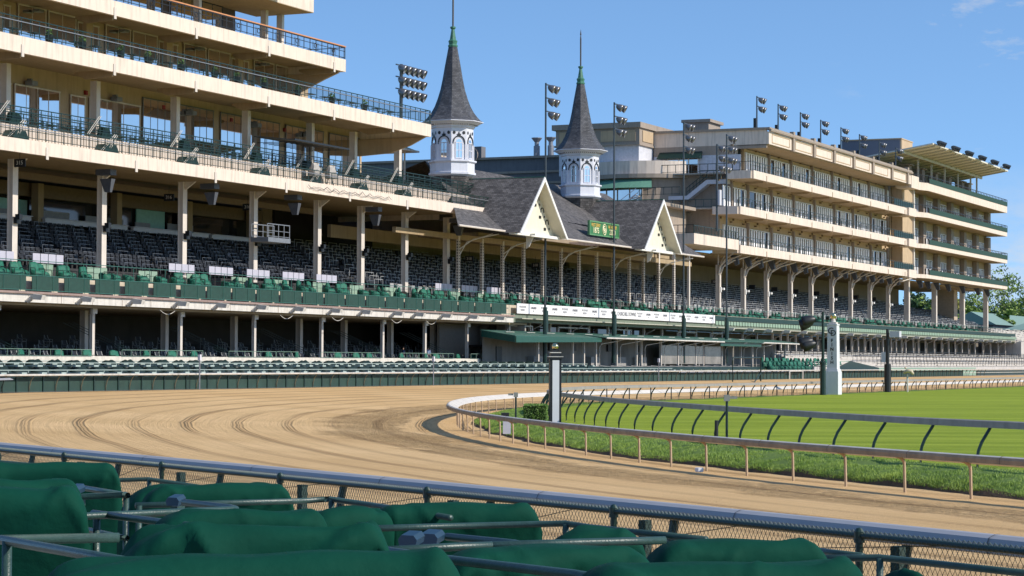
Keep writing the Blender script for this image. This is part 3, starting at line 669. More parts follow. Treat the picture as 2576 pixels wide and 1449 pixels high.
# ================================================================ clubhouse stand on the left
G=thing('clubhouse_stand','cream stand with stacked balconies, glass suites and tall columns filling the left side','grandstand',(180,102,1.2))
P=lambda n,m,mt,**k: part(n,m,mt,G,**k)
SL=118.0
# balcony decks and fascias
for (zt_,zb,se,tb) in ((19.5,18.5,224.1,121),(27.05,25.82,209.0,116),(31.40,30.25,190.8,116)):
    mb=MB(); mb.box((SL,102,zb),(se,102.35,zt_)); mb.box((se-.3,102.36,zb),(se,tb,zt_-.02)); P('fascia',mb,TAN)
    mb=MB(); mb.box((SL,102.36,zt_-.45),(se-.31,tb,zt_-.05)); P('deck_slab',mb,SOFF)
    mb=MB()                                              # downstand girders under the deck and seams on the fascia
    s=142.4 if zb<20 or zb>26 else 145.2
    P2=[149.4,162.0,174.6,187,199.8] 
    for s in np.arange(139.4,se-2,12.0):
        if zb>19:
            mb.prism([(s+1.4,102.4,zb-.30),(s+1.4,104.9,zb-.42),(s+1.4,105.9,zb-.0),(s+1.4,105.9,zb+.2),(s+1.4,102.4,zb+.2)],(.12,0,0))
    if mb.v: P('bracket',mb,SOFF)
    mb=MB()
    for s in np.arange(140.5+(3.2 if zb<19 else 0),se-1,12.0):
        mb.box((s-.012,101.985,zb),(s+.012,102.1,zt_)); mb.box((s-.16,101.93,zb-.28),(s+.16,101.985,zb+.62))
    P('expansion_joint',mb,COLW)
# suite wall between deck one and deck two
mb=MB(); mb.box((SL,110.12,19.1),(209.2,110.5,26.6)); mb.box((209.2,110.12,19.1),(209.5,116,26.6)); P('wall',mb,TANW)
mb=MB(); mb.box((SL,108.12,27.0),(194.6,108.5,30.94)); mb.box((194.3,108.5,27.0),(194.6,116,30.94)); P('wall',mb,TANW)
mb=MB(); mb.box((SL,108.12,31.35),(181,108.5,35.1)); P('wall',mb,mat('brown_screen',(.09,.065,.05),.6))
for (a,b,z0,z1,n) in ((138.5,144.4,21.0,24.95,5),(146.2,150.0,21.0,24.9,3),(150.6,156.6,21.0,24.95,4),(158.2,160.2,21.0,24.9,2),(160.9,168.4,21.0,25.0,3)):
    window_bank(G,a,b,109.98,z0,z1,n)
for a,b in ((168.9,180.4),(181.7,192.4),(193.7,201.1),(202.4,208.8)):
    window_bank(G,a,b,109.98,21.0,25.82,max(4,int(round((b-a)/1.17))),frame=mat('mullion_grey',(.16,.16,.16),.4))
x=137.0
for k in range(5):                                        # one suite every 12 m: doors and four wide panes
    a=147.3-12+12.0*k
    if a+10>194: b=194
    window_bank(G,a+.9,a+4.5,107.98,27.3,30.84,2,frame=COLW)
    window_bank(G,a+4.9,min(a+8.6,194.2),107.98,27.3,30.84,2 if a+8.6<194 else 1,frame=COLW)
    if a+9.6<194: window_bank(G,a+8.9,a+9.6,107.98,27.3,30.5,1); 
    if a+11.8<194: window_bank(G,a+10.4,a+11.8,107.98,27.3,30.5,2)
for k in range(4):
    window_bank(G,140+10*k,148.5+10*k,107.98,31.9,34.9,5,frame=BLACK)
# upper box roof
mb=MB(); mb.box((SL,102.3,35.05),(185.1,108.3,37.6)); mb.box((150,100.9,35.5),(178.5,102.25,37.4)); P('roof_box',mb,TAN)
mb=MB(); mb.box((SL,102.31,34.99),(185.09,108.31,35.04)); P('roof_soffit',mb,SOFF)
mb=MB()
for s in (148.7,170.5,181.9-.0,193.2-8.4): hcol(mb,s,105.6,31.35,35.0,.45,.55)
P('roof_column',mb,COLW)
for s in (145.3,157.3,169.3,181.2,193.1,201.8,211.5):
    P('column',hcol(MB(),s,107,20.9,25.85,.55,.62),COLW)
for s in (145.3,157.3,169.3,181.2,192.6):
    P('pilaster',MB().box((s-.45,107.6,27.0),(s+.45,108.05,30.94)),TANW)
UC=[133,145,156.9,169,180.9,192.8,201.6,211.2,221.0]
for s in UC:
    c=P('column',hcol(MB(),s,106,10.3,18.5,.66,.5),COLW)
    part('knee_brace',MB().prism([(s-.1,105.7,18.5),(s-.1,104.7,18.5),(s-.1,105.7,17.8)],(.2,0,0)),COLW,c)
    part('cable_box',MB().box((s-.2,105.45,13.6),(s+.35,105.72,14.1)).box((s-.35,105.1,13.9),(s+.05,105.5,14.3)),BLACK,c)
# end bracket under deck two and round column piece
mb=MB(); mb.prism([(208.6,102.5,25.8),(208.6,110,25.8),(208.6,110,24.1),(208.6,106.5,24.3),(208.6,104.2,25.0)],(.3,0,0)); mb.prism([(190.4,102.6,30.2),(190.4,109,30.2),(190.4,109,28.0),(190.4,106.5,28.6),(190.4,104.2,29.6)],(.35,0,0)); P('end_bracket',mb,TANW)
# terrace on deck one
mb=MB(); mb.box((SL,104.5,19.3),(226.0,109.95,20.88)); P('terrace_step',mb,TAN)
mb=MB()
for s in np.arange(SL,226,.42): mb.box((s,104.46,19.45),(s+.03,104.5,20.86))
P('terrace_grooves',mb,mat('groove_tan',(.33,.26,.19),.8))
mb=railing(MB(),SL,224.0,102.05,19.55,20.62,1.12,picket=.17,mid=.62); P('railing',mb,DGREEN)
mb=railing(MB(),SL,227.2,104.6,20.9,22.3,1.3,picket=.3,mid=.9); mb=railing(mb,SL,227,104.5,21.2,21.95,9,mid=.3); mb=railing(mb,SL,209,106.3,20.9,22.1,1.25,mid=.7); P('railing',mb,DGREEN)
mb=railing(MB(),SL,208.9,102.05,27.15,28.42,1.12,picket=.15,mid=.95); mb=railing(mb,196,208.9,106.8,27.15,28.7,1.15,mid=.7); railing_t(mb,208.8,102.1,108,27.15,28.42,5); P('railing',mb,DGREEN)
mb=MB(); mb.bar((SL,101.95,28.1),(208.9,101.95,28.1),.045); mb.bar((SL,101.95,20.3),(224,101.95,20.3),.04); P('cable',mb,STEEL)
mb=railing(MB(),SL,190.7,102.05,31.45,32.5,1.12,mid=.7); railing_t(mb,190.6,102.1,108,31.45,32.5,5)
for s in np.arange(134,190,3.4):
    n=10; pts=[(s+.22*math.cos(2*PI*k/n),102.05,32.0+.22*math.sin(2*PI*k/n)) for k in range(n+1)]; mb.path(pts,.03,4)
    for o_ in (-.5,-.3,.3,.5): mb.bar((s+o_,102.05,31.55),(s+o_,102.05,32.3),.02,3)
P('railing',mb,BLACK); P('wood_handrail',MB().box((SL,101.98,32.56),(190.8,102.14,32.66)),WOOD)
for k in range(7):
    s=142.4+12.0*k-(0 if k<4 else (k-3)*2.6)
    mb=MB(); mb.prism([(s-1.15,103.4,19.5),(s+1.15,103.4,19.5),(s+.6,103.4,20.35),(s-.6,103.4,20.35)],(0,1.0,0))
    mb.prism([(s-.8+1.6,105.0,20.9),(s+.8+1.6,105.0,20.9),(s+.4+1.6,105.0,21.9),(s-.4+1.6,105.0,21.9)],(0,.5,0))
    b=P('stair_skirt',mb,DGREEN)
    mb=MB()
    for o_ in (-.12,.12):
        for (u0,v0,u1,v1,tt) in ((-2.9,19.6,-1.0,21.0,102.4),(-1.6,19.9,-.7,20.95,102.5),(-1.9,21.0,-.2,22.6,104.4)):
            mb.bar((s+u0+o_,tt,v0),(s+u1+o_,tt,v1),.025)
    part('handrail',mb,OFFW,b)
# balcony of the second level: floor, fascia, tiers
mb=MB(); mb.box((SL,101.0,7.5),(227.3,101.4,8.12)); mb.box((227.0,101.4,7.5),(227.3,107,8.3)); P('balcony_fascia',mb,OFFW)
mb=MB()
for s in np.arange(120,227,4.05): mb.box((s,100.96,7.52),(s+.05,100.99,8.1))
P('fascia_ribs',mb,COLW)
P('balcony_ledge',MB().box((SL,100.8,8.12),(227.3,101.5,8.28)),mat('ledge_brown',(.30,.21,.18),.7,dirt=.3))
# ceiling lights, red alarm boxes and vents under the decks
for k,s in enumerate((151.8,163.8,175.6,187.0,196.9)):
    P('wall_floodlight',MB().box((s,109.2,25.05),(s+.75,109.9,25.4)).box((s+.25,109.5,25.4),(s+.5,109.9,25.6)),STEEL)
    P('alarm_box',MB().box((s-3.6,109.9,25.2),(s-3.3,110.1,25.55)),RED)
    if s<192: P('wall_floodlight',MB().box((s-2,107.2,30.5),(s-1.3,107.8,30.7)),STEEL)
# dark back walls, inner columns and suite glass of the middle level
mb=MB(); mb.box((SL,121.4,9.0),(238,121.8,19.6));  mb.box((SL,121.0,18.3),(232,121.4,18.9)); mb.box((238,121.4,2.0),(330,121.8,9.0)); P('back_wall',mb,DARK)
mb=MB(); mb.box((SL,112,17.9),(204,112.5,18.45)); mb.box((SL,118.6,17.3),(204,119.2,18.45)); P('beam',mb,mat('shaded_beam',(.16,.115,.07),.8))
for k in range(5):
    s=152.5+12*k; P('inner_column',MB().box((s,117.6,14.2),(s+.8,118.3,18.4)),SOFF)
    P('suite_glass',MB().box((s-10.9,119.3,15.3),(s-.2,119.4,17.9)),DGLASS)
mb=MB(); mb.box((160.8,119.1,15.4),(165.0,119.2,17.0)); P('lit_room',mb,TEAL)
mb=MB(); mb.box((181.8,119.0,15.4),(186.6,119.1,17.3)); P('lit_room',mb,TEAL)
mb=MB(); 
for s0,s1 in ((140,144.8),(146,150.5),(153,156),(158,163.8),(166,171),(173.5,179.5),(181.5,184),(187,191.5)): mb.box((s0,118.9,15.4),(s1,119.0,16.05+.4*random.random()))
P('window_drape',mb,mat('pale_drape',(.26,.26,.28),.6))
for (a,b) in ((136,150.0),(151,163),(165.0,174.3),(174.9,177.6),(178.6,188.0),(188.6,191.6),(192.2,200.8)):
    mb=MB(); mb.box((a,117.2,15.0),(b,117.5,15.42)); mb.box((a,117.0,15.42),(b,118,15.47)); P('counter',mb,LGREY)
# raked seating block of the middle level (concrete treads)
RK=[(107.2+1.1*k,11.0+.405*k) for k in range(11)]
mb=MB()
for k,(t,z) in enumerate(RK): mb.box((SL,t-.55,8.0),(484 if k<11 else 0,t+.6,z-.45))
st=thing('seating_rake','dark stepped concrete terrace carrying the seats behind the columns','terrace',(250,107,8))
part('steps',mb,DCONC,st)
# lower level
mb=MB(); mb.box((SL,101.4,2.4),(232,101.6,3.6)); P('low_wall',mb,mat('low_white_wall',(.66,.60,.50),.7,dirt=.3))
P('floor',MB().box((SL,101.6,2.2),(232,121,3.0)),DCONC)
P('ceiling',MB().box((SL,101.5,7.3),(232,121,7.49)),SOFF)
for s in (139,151.3,164,176,188.2,200.5,209.8,219.8,230):
    c=P('lower_column',hcol(MB(),s,103,3.0,7.5,.34,.27),COLW); part('junction_box',MB().box((s-.35,102.7,6.9),(s+.25,102.86,7.3)),WHITE,c)
for s in (145,157.5,169.5,181,193,202,212,222): P('inner_column',hcol(MB(),s,108,3.0,7.4,.5,.5),COLW)
mb=MB()
for k in range(24):
    s=136.9+k*4.02
    if k%4!=3: railing(mb,s,s+3.9,101.35,3.6,4.1,1.3,r=.025,bot=.02)
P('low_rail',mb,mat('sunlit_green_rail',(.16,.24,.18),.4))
mb=MB()
for k,s in enumerate(np.arange(144.5,226,15.0)):
    for q in range(3): mb.bar((s,102.5+q*.5,3.2),(s-3.5,108+q*.5,6.3),.03)
P('stair_rail',mb,DGREEN)
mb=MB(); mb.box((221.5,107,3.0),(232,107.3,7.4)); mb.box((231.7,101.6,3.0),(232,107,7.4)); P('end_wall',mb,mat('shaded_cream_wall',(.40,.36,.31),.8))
mb=MB()
for s0 in (158.2,177.5,187.0,199.0,206.6): # drooping cables
    pts=[(s0+2.4*k/8,101.3,7.35-.35*math.sin(PI*k/8)) for k in range(9)]; mb.path(pts,.025,4)
P('loose_cable',mb,OFFW)
mb=MB(); mb.path([(183.5+ (i*.5),101.85,19.45-.25-.25*abs(math.sin(i*.9))-.1*math.sin(i*2.3)) for i in range(34)],.02,4); mb.path([(184+ (i*.5),101.9,19.0-.2*abs(math.sin(i*.7))) for i in range(32)],.015,4); P('loose_cable',mb,BLACK)
# ---- middle-level balcony: rail with green slatted screens
sc=thing('balcony_screens','dark green slatted screens along the edge of the second-level balcony','railing',(180,101,8.3))
for k in range(23):
    a=136.6-4.05+4.05*k
    gap=.75 if k<7 else .28
    part('screen_panel',MB().box((a,101.0,8.42),(a+4.05-gap,101.05,9.44)),mat('slatted_green',(.012,.050,.036),.7,var=.2,dirt=.2),sc)
mb=MB(); mb.bar((120,101.0,9.47),(227.3,101.0,9.47),.04); mb.bar((120,101.0,8.40),(227.3,101.0,8.40),.035)
for s in np.arange(121,227,2.02): mb.bar((s,100.97,8.3),(s,100.97,9.47),.025)
mb.bar((120,102.0,10.62),(480,102.0,10.62),.035)
for s in np.arange(121,480,2.3): mb.bar((s,102.0,9.4),(s,102.0,10.62),.028)
for s in np.arange(122,480,6.1):
    for q in range(3): mb.bar((s,102,9.6+q*.45),(s+.0,105,9.6+q*.45),.02)
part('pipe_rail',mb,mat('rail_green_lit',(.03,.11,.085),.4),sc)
mb=MB(); mb.box((SL,101.6,8.3),(484,106.6,9.40)); part('tier',mb,mat('cream_tier',(.55,.47,.36),.8,dirt=.3),sc)
mb=MB()
for s in np.arange(138,226,7.3):
    for q in range(3): mb.box((s+q*.95,104.4,9.7),(s+q*.95+.85,104.45,10.6))
part('pale_panel',mb,PGREEN,sc)
mb=MB()
for s in np.arange(140.5,232,6.4):
    if int(s)%3==0: continue
    for q in range(4): mb.box((s+q*1.02,105.45,10.75),(s+q*1.02+.93,105.5,11.45))
part('white_panel',mb,mat('shaded_white_panel',(.46,.44,.50),.6,var=.05),sc)  # white panels with their lavender shade put into the colour
mb=MB()
for s in (143.5,146.5,172,188.5,199,207,215.5):
    mb.box((s,113.4,12.9),(s+.9,113.45,13.4))
part('aisle_panel',mb,LGREY,sc)
# signs with section numbers
for txt,s,t,z,lab in (('315',143.1,104,18.0,'black section sign reading 315 under the deck at the far left'),('316',170.0,108,17.3,'black section sign reading 316 nearer the left edge, under the deck'),('316',183.2,108,17.3,'black section sign reading 316 further right, under the deck'),('318',231.0,108,14.6,'black section sign reading 318 left of the first gable post'),('318',249.3,108,14.6,'black section sign reading 318 between the two gables'),('319',268.6,108,14.6,'black section sign reading 319 left of the second gable'),('319',290.0,108,14.6,'black section sign reading 319 right of the second gable'),('320',313.5,108,14.8,'black section sign reading 320 behind the first bracketed column')):
    r=thing('section_sign',lab,'sign',(s,t,z),'hanging section signs'); part('board',MB().box((s-.02,t-.5,z-.3),(s+.06,t+.5,z+.3)),BLACK,r)
    part('hanger',MB().bar((s,t,z+.3),(s,t,z+1.0),.02),BLACK,r)
    lettering('lettering',txt,.42,OFFW,r,(s-.03,t,z),LROT,off=.004)
for k,s in enumerate((330.5,341.5,352.5,364,375,387,399)):
    r=thing('section_sign','small black section sign, %s from the left under the tan building'%ordn(k+1),'sign',(s,108,14.6),'hanging section signs'); part('board',MB().box((s-.02,107.5,14.3),(s+.06,108.5,14.9)),BLACK,r)
# hanging speakers
for k,(x,z,lab) in enumerate(((154.0,17.9,'grey speaker cluster hanging left of the second tall column'),(169.6,17.9,'grey speaker cluster hanging right of the third tall column'),(184.0,17.9,'grey speaker cluster above the small camera platform'),(199.9,17.8,'grey speaker cluster hanging just left of the sixth tall column'),(218.8,17.8,'grey speaker cluster near the right end of the cream deck'))):
    r=thing('hanging_speaker',lab,'speaker',(x,103.6,z),'speakers under the cream deck')
    part('mount',MB().box((x-.25,103.1,z-.0),(x+.6,104.5,z+.45)),SPEAK,r)
    part('horn',MB().add([(x-.1,103.1,z-.3),(x+.45,103.1,z-.3),(x+.45,104.2,z-.3),(x-.1,104.2,z-.3),(x+.0,103.3,z-1.35),(x+.3,103.3,z-1.35),(x+.3,103.8,z-1.35),(x+.0,103.8,z-1.35)],[(0,3,2,1),(4,5,6,7),(0,1,5,4),(1,2,6,5),(2,3,7,6),(3,0,4,7)]),SPEAK,r)
# projector boxes on the lower fascia
PB=[140.0,146.3,153.1,159.6,165.8,172.3,178.8,185.6,191.5,198.1,202.7,208.8,215.1,221.8]
def projector(s,t,z,lab,grp):
    r=thing('floodlight_box',lab,'floodlight',(s,t,z),grp)
    part('arm',MB().tube([(s,t,z-.25),(s,t-.25,z-.1),(s,t-.4,z+.05),(s,t-.75,z+.1)],[.16,.17,.15,.12],6),OFFW,r)
    a,b=t-.6,t-1.35; v=[(s-.22,a,z-.12),(s+.22,a,z-.12),(s+.22,a,z+.30),(s-.22,a,z+.30),(s-.22,b,z-.16),(s+.22,b,z-.16),(s+.22,b-.12,z+.18),(s-.22,b-.12,z+.18)]
    part('hood',MB().add(v,[(0,1,2,3),(7,6,5,4),(0,4,5,1),(1,5,6,2),(2,6,7,3),(3,7,4,0)]),OFFW,r)
for k,s in enumerate(PB): projector(s,100.95,7.8,'pale boxed floodlight on the cream lower fascia, %s from the left'%ordn(k+1),'floodlights on the lower fascia')
for k in range(22): projector(296+k*8.4,100.6,7.75,'small pale floodlight under the pale green strip, %s from the left'%ordn(k+1),'floodlights further along')
# small work platform
r=thing('camera_platform','grey railed camera platform fixed to the fourth tall column','platform',(181.5,104,14))
part('floor',MB().box((179.4,103.6,13.9),(183.4,105.4,14.3)),STEEL,r); part('rail',railing(railing(MB(),179.4,183.4,103.7,14.3,15.5,1.0,mid=.6),179.4,183.4,105.3,14.3,15.5,1.0,mid=.6),STEEL,r)
# awning and camera positions on the terrace
r=thing('flat_awning','dark ribbed flat awning over the upper terrace','awning',(187,104.5,21))
mb=MB(); mb.prism([(181.5,102.2,23.05),(181.5,106.4,23.5),(181.5,106.4,23.6),(181.5,102.2,23.15)],(10.2,0,0)); part('roof',mb,mat('awning_grey',(.10,.105,.10),.6),r)
mb=MB()
for s in np.arange(182,191.6,1.0): mb.box((s,102.25,22.98),(s+.08,106.3,23.03))
mb.box((181.4,102.1,23.05),(191.8,102.2,23.2)); part('rib',mb,BLACK,r)
mb=MB()
for s in (182.5,190.8): mb.bar((s,105.8,20.9),(s,105.8,23.4),.05)
part('leg',mb,BLACK,r)
for s,lab in ((187.5,'camera under a pale grey cloth on the terrace, left one'),(190.6,'camera under a hanging grey cloth on the terrace, right one')):
    r=thing('covered_camera',lab,'camera',(s,103.4,19.5),'covered cameras on the terrace')
    mb=MB(); 
    for a in (0,2.1,4.2): mb.bar((s,103.4,20.9),(s+.5*math.cos(a),103.4+.5*math.sin(a),19.5),.04)
    part('tripod',mb,BLACK,r)
    mb=MB(); mb.lathe([(.55,-.9),(.5,-.3),(.42,.1),(.3,.3),(.05,.36)],(s,103.4,21.2),9)
    o=part('cloth',mb,mat('grey_cloth',(.42,.39,.36),.8),r)
    for v in o.data.vertices: v.co+=Vector((noise.noise(v.co*3),noise.noise(v.co*3+Vector((9,0,0))),0))*.25
# furniture on deck two
def planter(s,t,z,k):
    r=thing('planter','dark planter on the second cream deck, %s from the left'%ordn(k),'planter',(s,t,z),'planters on the deck')
    part('pot',MB().lathe([(.22,0),(.34,.75),(.30,.75)],(s,t,z),8),BLACK,r); mb=MB(); leaf_blob(mb,(s,t,z+.95),(.3,.3,.3),60,.12,random.Random(k)); part('foliage',mb,HEDGE,r)
for k,s in enumerate((138.5,145.3,149.6,154.9,158.8,163.8,169.1,172.8,177.5,183.5,190,196.5)): planter(s,103.0,27.05,k+1)
for k in range(26):
    s=137.5+k*2.7; r=thing('bar_table','small dark table with stools on the second cream deck, %s from the left'%ordn(k+1),'table',(s,104.6,27.05),'tables on the decks')
    part('tabletop',MB().box((s-.5,104.3,28.05),(s+.5,104.9,28.1)),DGREEN,r); part('leg',MB().bar((s,104.6,27.05),(s,104.6,28.05),.04).bar((s-.4,104.3,27.05),(s-.4,104.3,27.8),.03).bar((s+.4,104.3,27.05),(s+.4,104.3,27.8),.03),DGREEN,r)
for k in range(46):
    s=134+k*1.95; r=thing('terrace_table','dark tubular table and chairs on the upper terrace, %s from the left'%ordn(k+1),'table',(s,107.2,20.9),'tables on the terrace')
    mb=MB()
    for o_ in (-.9,-.35,.35,.9): mb.tube([(s+o_,106.9,20.9),(s+o_,106.9,21.9),(s+o_+.05,107.3,21.95),(s+o_+.05,107.3,20.9)],.035,5)
    part('chair_frames',mb,DGREEN,r); part('tabletop',MB().box((s-.5,107.0,21.65),(s+.5,107.6,21.7)),DGREEN,r)

# ================================================================ covered chairs, seats
def cover_mesh(seed,w=.36,low=False):
    rs=random.Random(seed); top=.62 if low else 1.06
    pr=[(-.36,.06),(-.37,.25),(-.33,.44),(-.2,.52),(-.02,.55),(.1,.60),(.17,top*.82),(.24,top),(.36,top+.01),(.43,top*.85),(.46,.45),(.47,.06)]
    me=MB(); n=7; rows=[]
    off=Vector((seed*3.1,seed*1.7,0))
    for i in range(n):
        x=-w+2*w*i/(n-1); e=1-.12*(abs(x)/w)**3
        for y,z in pr:
            v=Vector((x,y*e,z*(1-.06*(abs(x)/w)**2))); d=noise.noise(v*4+off); d2=noise.noise(v*9+off)
            me.v.append((v.x+.05*d2,v.y+.09*d,v.z+.07*noise.noise(v*4-off)))
    m=len(pr)
    for i in range(n-1):
        for k in range(m-1): me.f.append((i*m+k,(i+1)*m+k,(i+1)*m+k+1,i*m+k+1)); me.m.append(0)
    me.f+= [tuple(range(m)),tuple((n-1)*m+k for k in range(m-1,-1,-1))]; me.m+=[0,0]; return me
def frame_mesh():
    mb=MB()
    for x in (-.40,.40): mb.tube([(x,-.42,0),(x,-.42,.60),(x,-.36,.66),(x,.10,.68),(x,.16,.62),(x,.20,0)],.022,5)
    mb.bar((-.4,-.42,.3),(.4,-.42,.3),.018); return mb
protos=[]
FRM=mesh_of('arm_frame',frame_mesh(),Vector((0,0,0)),[BLACK])
CV=[mesh_of('cloth_cover',cover_mesh(i,.36,i in(2,4)),Vector((0,0,0)),[CLOTH2],smooth=True) for i in range(6)]
def covered_chair(s,t,z,rz,kind,label,group,frame=True,sc=(1,1,1)):
    r=bpy.data.objects.new('covered_chair',None); COL.objects.link(r); r.location=W(s,t,z); r.rotation_euler=(0,0,ROTZ+rz); r.scale=sc
    setp(r,label,'chair',group)
    c=bpy.data.objects.new('cloth_cover',CV[kind]); COL.objects.link(c); c.parent=r
    if frame: c=bpy.data.objects.new('arm_frame',FRM); COL.objects.link(c); c.parent=r
    return r
rs=random.Random(11); s=137.6; k=0
while s<481 and k<210:
    k+=1; low=rs.random()<.45; kind=rs.choice((2,4)) if low else rs.choice((0,1,3,5))
    covered_chair(s,102.85+rs.random()*.25 if low else 103.6+rs.random()*.3,9.4,rs.uniform(-.55,.55),kind,'%s green covered chair, %s from the left along the balcony'%('slumped' if low else 'upright',ordn(k)),'green covered chairs along the balcony',sc=(1.12,1.12,1.08+rs.random()*.12))
    s+=rs.choice((1.05,1.2,1.6,2.0,2.4)) if s<225 else rs.choice((1.1,1.35,1.7,2.0))
low_s=[]
k=0
for s in [137.9,141.8,146.5,150.2,153.9,158.6,162.3,165.8,178.1,183.3,190.9,194.5,197.2,204.1,209.7,211.8,217.2,221.0,225.5]:
    k+=1; covered_chair(s,102.5,3.0,rs.uniform(-.3,.3),rs.choice((0,1,3)),'green covered chair behind the low white wall, %s from the left'%ordn(k),'green chairs behind the low wall',sc=(1.3,1,1.0))
# dark armchairs in the shade of the lower level
AR=MB()
for x in (-.28,.28): AR.tube([(x,-.25,.0),(x,-.27,.62),(x,.1,.66),(x,.22,1.0),(x,.24,0)],.03,5)
AR.box((-.27,-.25,.42),(.27,.2,.46)); ARM=mesh_of('arm_frame',AR,Vector((0,0,0)),[mat('pale_arm_steel',(.34,.35,.34),.4)])
SB=MB(); SB.prism([(-.26,.12,.46),(.26,.12,.46),(.26,.24,1.0),(-.26,.24,1.0)],(0,.04,0)); SB.box((-.26,-.24,.40),(.26,.12,.46)); SBM=mesh_of('seat_shell',SB,Vector((0,0,0)),[SEATD])
k=0
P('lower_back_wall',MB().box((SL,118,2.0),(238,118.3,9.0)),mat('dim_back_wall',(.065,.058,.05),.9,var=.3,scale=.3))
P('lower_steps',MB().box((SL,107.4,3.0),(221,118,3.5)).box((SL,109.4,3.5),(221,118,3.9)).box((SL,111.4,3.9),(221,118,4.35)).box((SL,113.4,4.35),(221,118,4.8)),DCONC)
for t,st_,z in ((104.6,1.55,3.0),(106.4,1.7,3.0),(108.3,2.3,3.5),(110.3,2.5,3.9),(112.3,2.7,4.35)):
    s=138+rs.random()
    while s<228:
        k+=1; r=bpy.data.objects.new('dark_armchair',None); COL.objects.link(r); r.location=W(s,t,z); r.rotation_euler=(0,0,ROTZ+rs.uniform(-.2,.2))
        setp(r,'dark armchair in the shade of the lower level','chair','dark armchairs in the lower level')
        for nm,me in (('arm_frame',ARM),('seat_shell',SBM)): c=bpy.data.objects.new(nm,me); COL.objects.link(c); c.parent=r
        s+=st_*rs.uniform(.8,1.5)
# long covered rows of seats in front of the low wall
def long_cover(seed,L=1.0):
    pr=[(-.42,.02),(-.40,.40),(-.22,.62),(0,.78),(.18,.86),(.34,.80),(.42,.5),(.44,.02)]; m=len(pr); n=13; me=MB(); off=Vector((seed*5.3,0,0))
    for i in range(n):
        x=-L+2*L*i/(n-1); e=(1-(abs(x)/L)**6*.5)
        for y,z in pr:
            v=Vector((x,y,z*e)); me.v.append((v.x+.05*noise.noise(v*5+off),v.y+.07*noise.noise(v*3+off),v.z+.09*noise.noise(v*2.6-off)))
    for i in range(n-1):
        for k in range(m-1): me.f.append((i*m+k,(i+1)*m+k,(i+1)*m+k+1,i*m+k+1)); me.m.append(0)
    me.f+=[tuple(range(m)),tuple((n-1)*m+k for k in range(m-1,-1,-1))]; me.m+=[0,0]; return me
CLOTH3=mat('deep_green_cover',(.0015,.015,.011),.6,var=.5,scale=3)
LC=[mesh_of('covered_seat_row',long_cover(i),Vector((0,0,0)),[CLOTH3],smooth=True) for i in range(4)]
k=0
for row,(t,z,s1) in enumerate(((98.6,2.42,233),(96.6,1.95,240),(94.7,1.5,262))):
    s=121.5+row*.7; c_=0
    while s<s1:
        k+=1;c_+=1; o=bpy.data.objects.new('covered_seat_row',LC[rs.randrange(4)]); COL.objects.link(o); o.location=W(s,t,z); o.rotation_euler=(0,0,ROTZ+rs.uniform(-.04,.04)); o.scale=(1.0,1,1.0+.12*rs.random())
        setp(o,'dark green covered seats, %s from the left in the %s row behind the outer rail'%(ordn(c_),('back','middle','front')[row]),'covered seats','covered rows behind the outer rail'); s+=rs.uniform(2.15,2.5)
pr=thing('box_rails','pale pipe rails between the covered rows behind the outer rail','railing',(180,96,1.5))
for row,(t,z,s1) in enumerate(((99.6,3.12,232),(97.6,2.98,240),(95.6,2.48,262))):
    mb=MB(); mb.bar((118,t,z+.1),(s1,t,z+.1),.035,6)
    for s in np.arange(119,s1,2.3): mb.bar((s,t,z-1),(s,t,z+.1),.03); mb.bar((s,t,z-.1),(s,t-1.2,z-.1),.04); mb.box((s-.25,t-1.3,z-.16),(s+.35,t-1.1,z-.04))
    part('pipe_rail',mb,mat('dull_pale_rail',(.38,.45,.40),.35),pr)
mb=MB(); mb.box((118,92.9,1.0),(262,95.7,1.45)); mb.box((118,95.7,1.0),(240,97.7,1.9)); mb.box((118,97.7,1.0),(236,101.39,2.38)); part('box_floor',mb,DCONC,pr)
# seats of the middle rake: the nearest three hundred are things, the rest one mass
ST=MB(); ST.prism([(-.24,.05,.35),(.24,.05,.35),(.24,.16,.88),(-.24,.16,.88)],(0,.05,0)); ST.box((-.24,-.32,.32),(.24,.05,.38)); ST.box((-.27,-.1,0),(-.23,.12,.6)); STM=mesh_of('arena_chair',ST,Vector((0,0,0)),[SEATD])
cells=[]
for k_,(t,z) in enumerate(RK[:10]):
    s=134+.3*(k_%3)
    while s<206:
        if (s-145.0)%12>1.2 or k_<1: cells.append((s,t,z,k_))
        s+=.66
cells=[c for c in cells if rs.random()<.9]; cells.sort(key=lambda c:c[0]+c[1]*.3)
for (s,t,z,k_) in cells[:300]:
    o=bpy.data.objects.new('arena_chair',STM); COL.objects.link(o); o.location=W(s,t-.1,z-.45); o.rotation_euler=(0,0,ROTZ+rs.uniform(-.08,.08))
    setp(o,'dark slate chair in the shaded rake behind the tall columns','chair','dark seats in the shaded rake')
mb=MB()
for (s,t,z,k_) in cells[300:]:
    for v0,f in ((ST.v,ST.f),): mb.add([(a+s,b+t-.1,c+z-.45) for a,b,c in v0],f)
solo('box_seats',mb,[SEATD],'rows of dark slate seats further along the shaded rake','seats',(200,107,10),kind='stuff')
mb=MB()
for k_,(t,z) in enumerate(RK[:10]):
    for s in np.arange(137+1.3*(k_%2),206,2.7):
        mb.bar((s,t-.5,z+.33),(s+1.5,t-.5,z+.33),.018,4); mb.bar((s,t-.5,z+.33),(s,t+.4,z+.33),.018,4); mb.bar((s,t-.5,z-.4),(s,t-.5,z+.33),.018,4)
part('box_rail',mb,mat('worn_steel',(.20,.21,.23),.3,.4),st,kind='stuff')
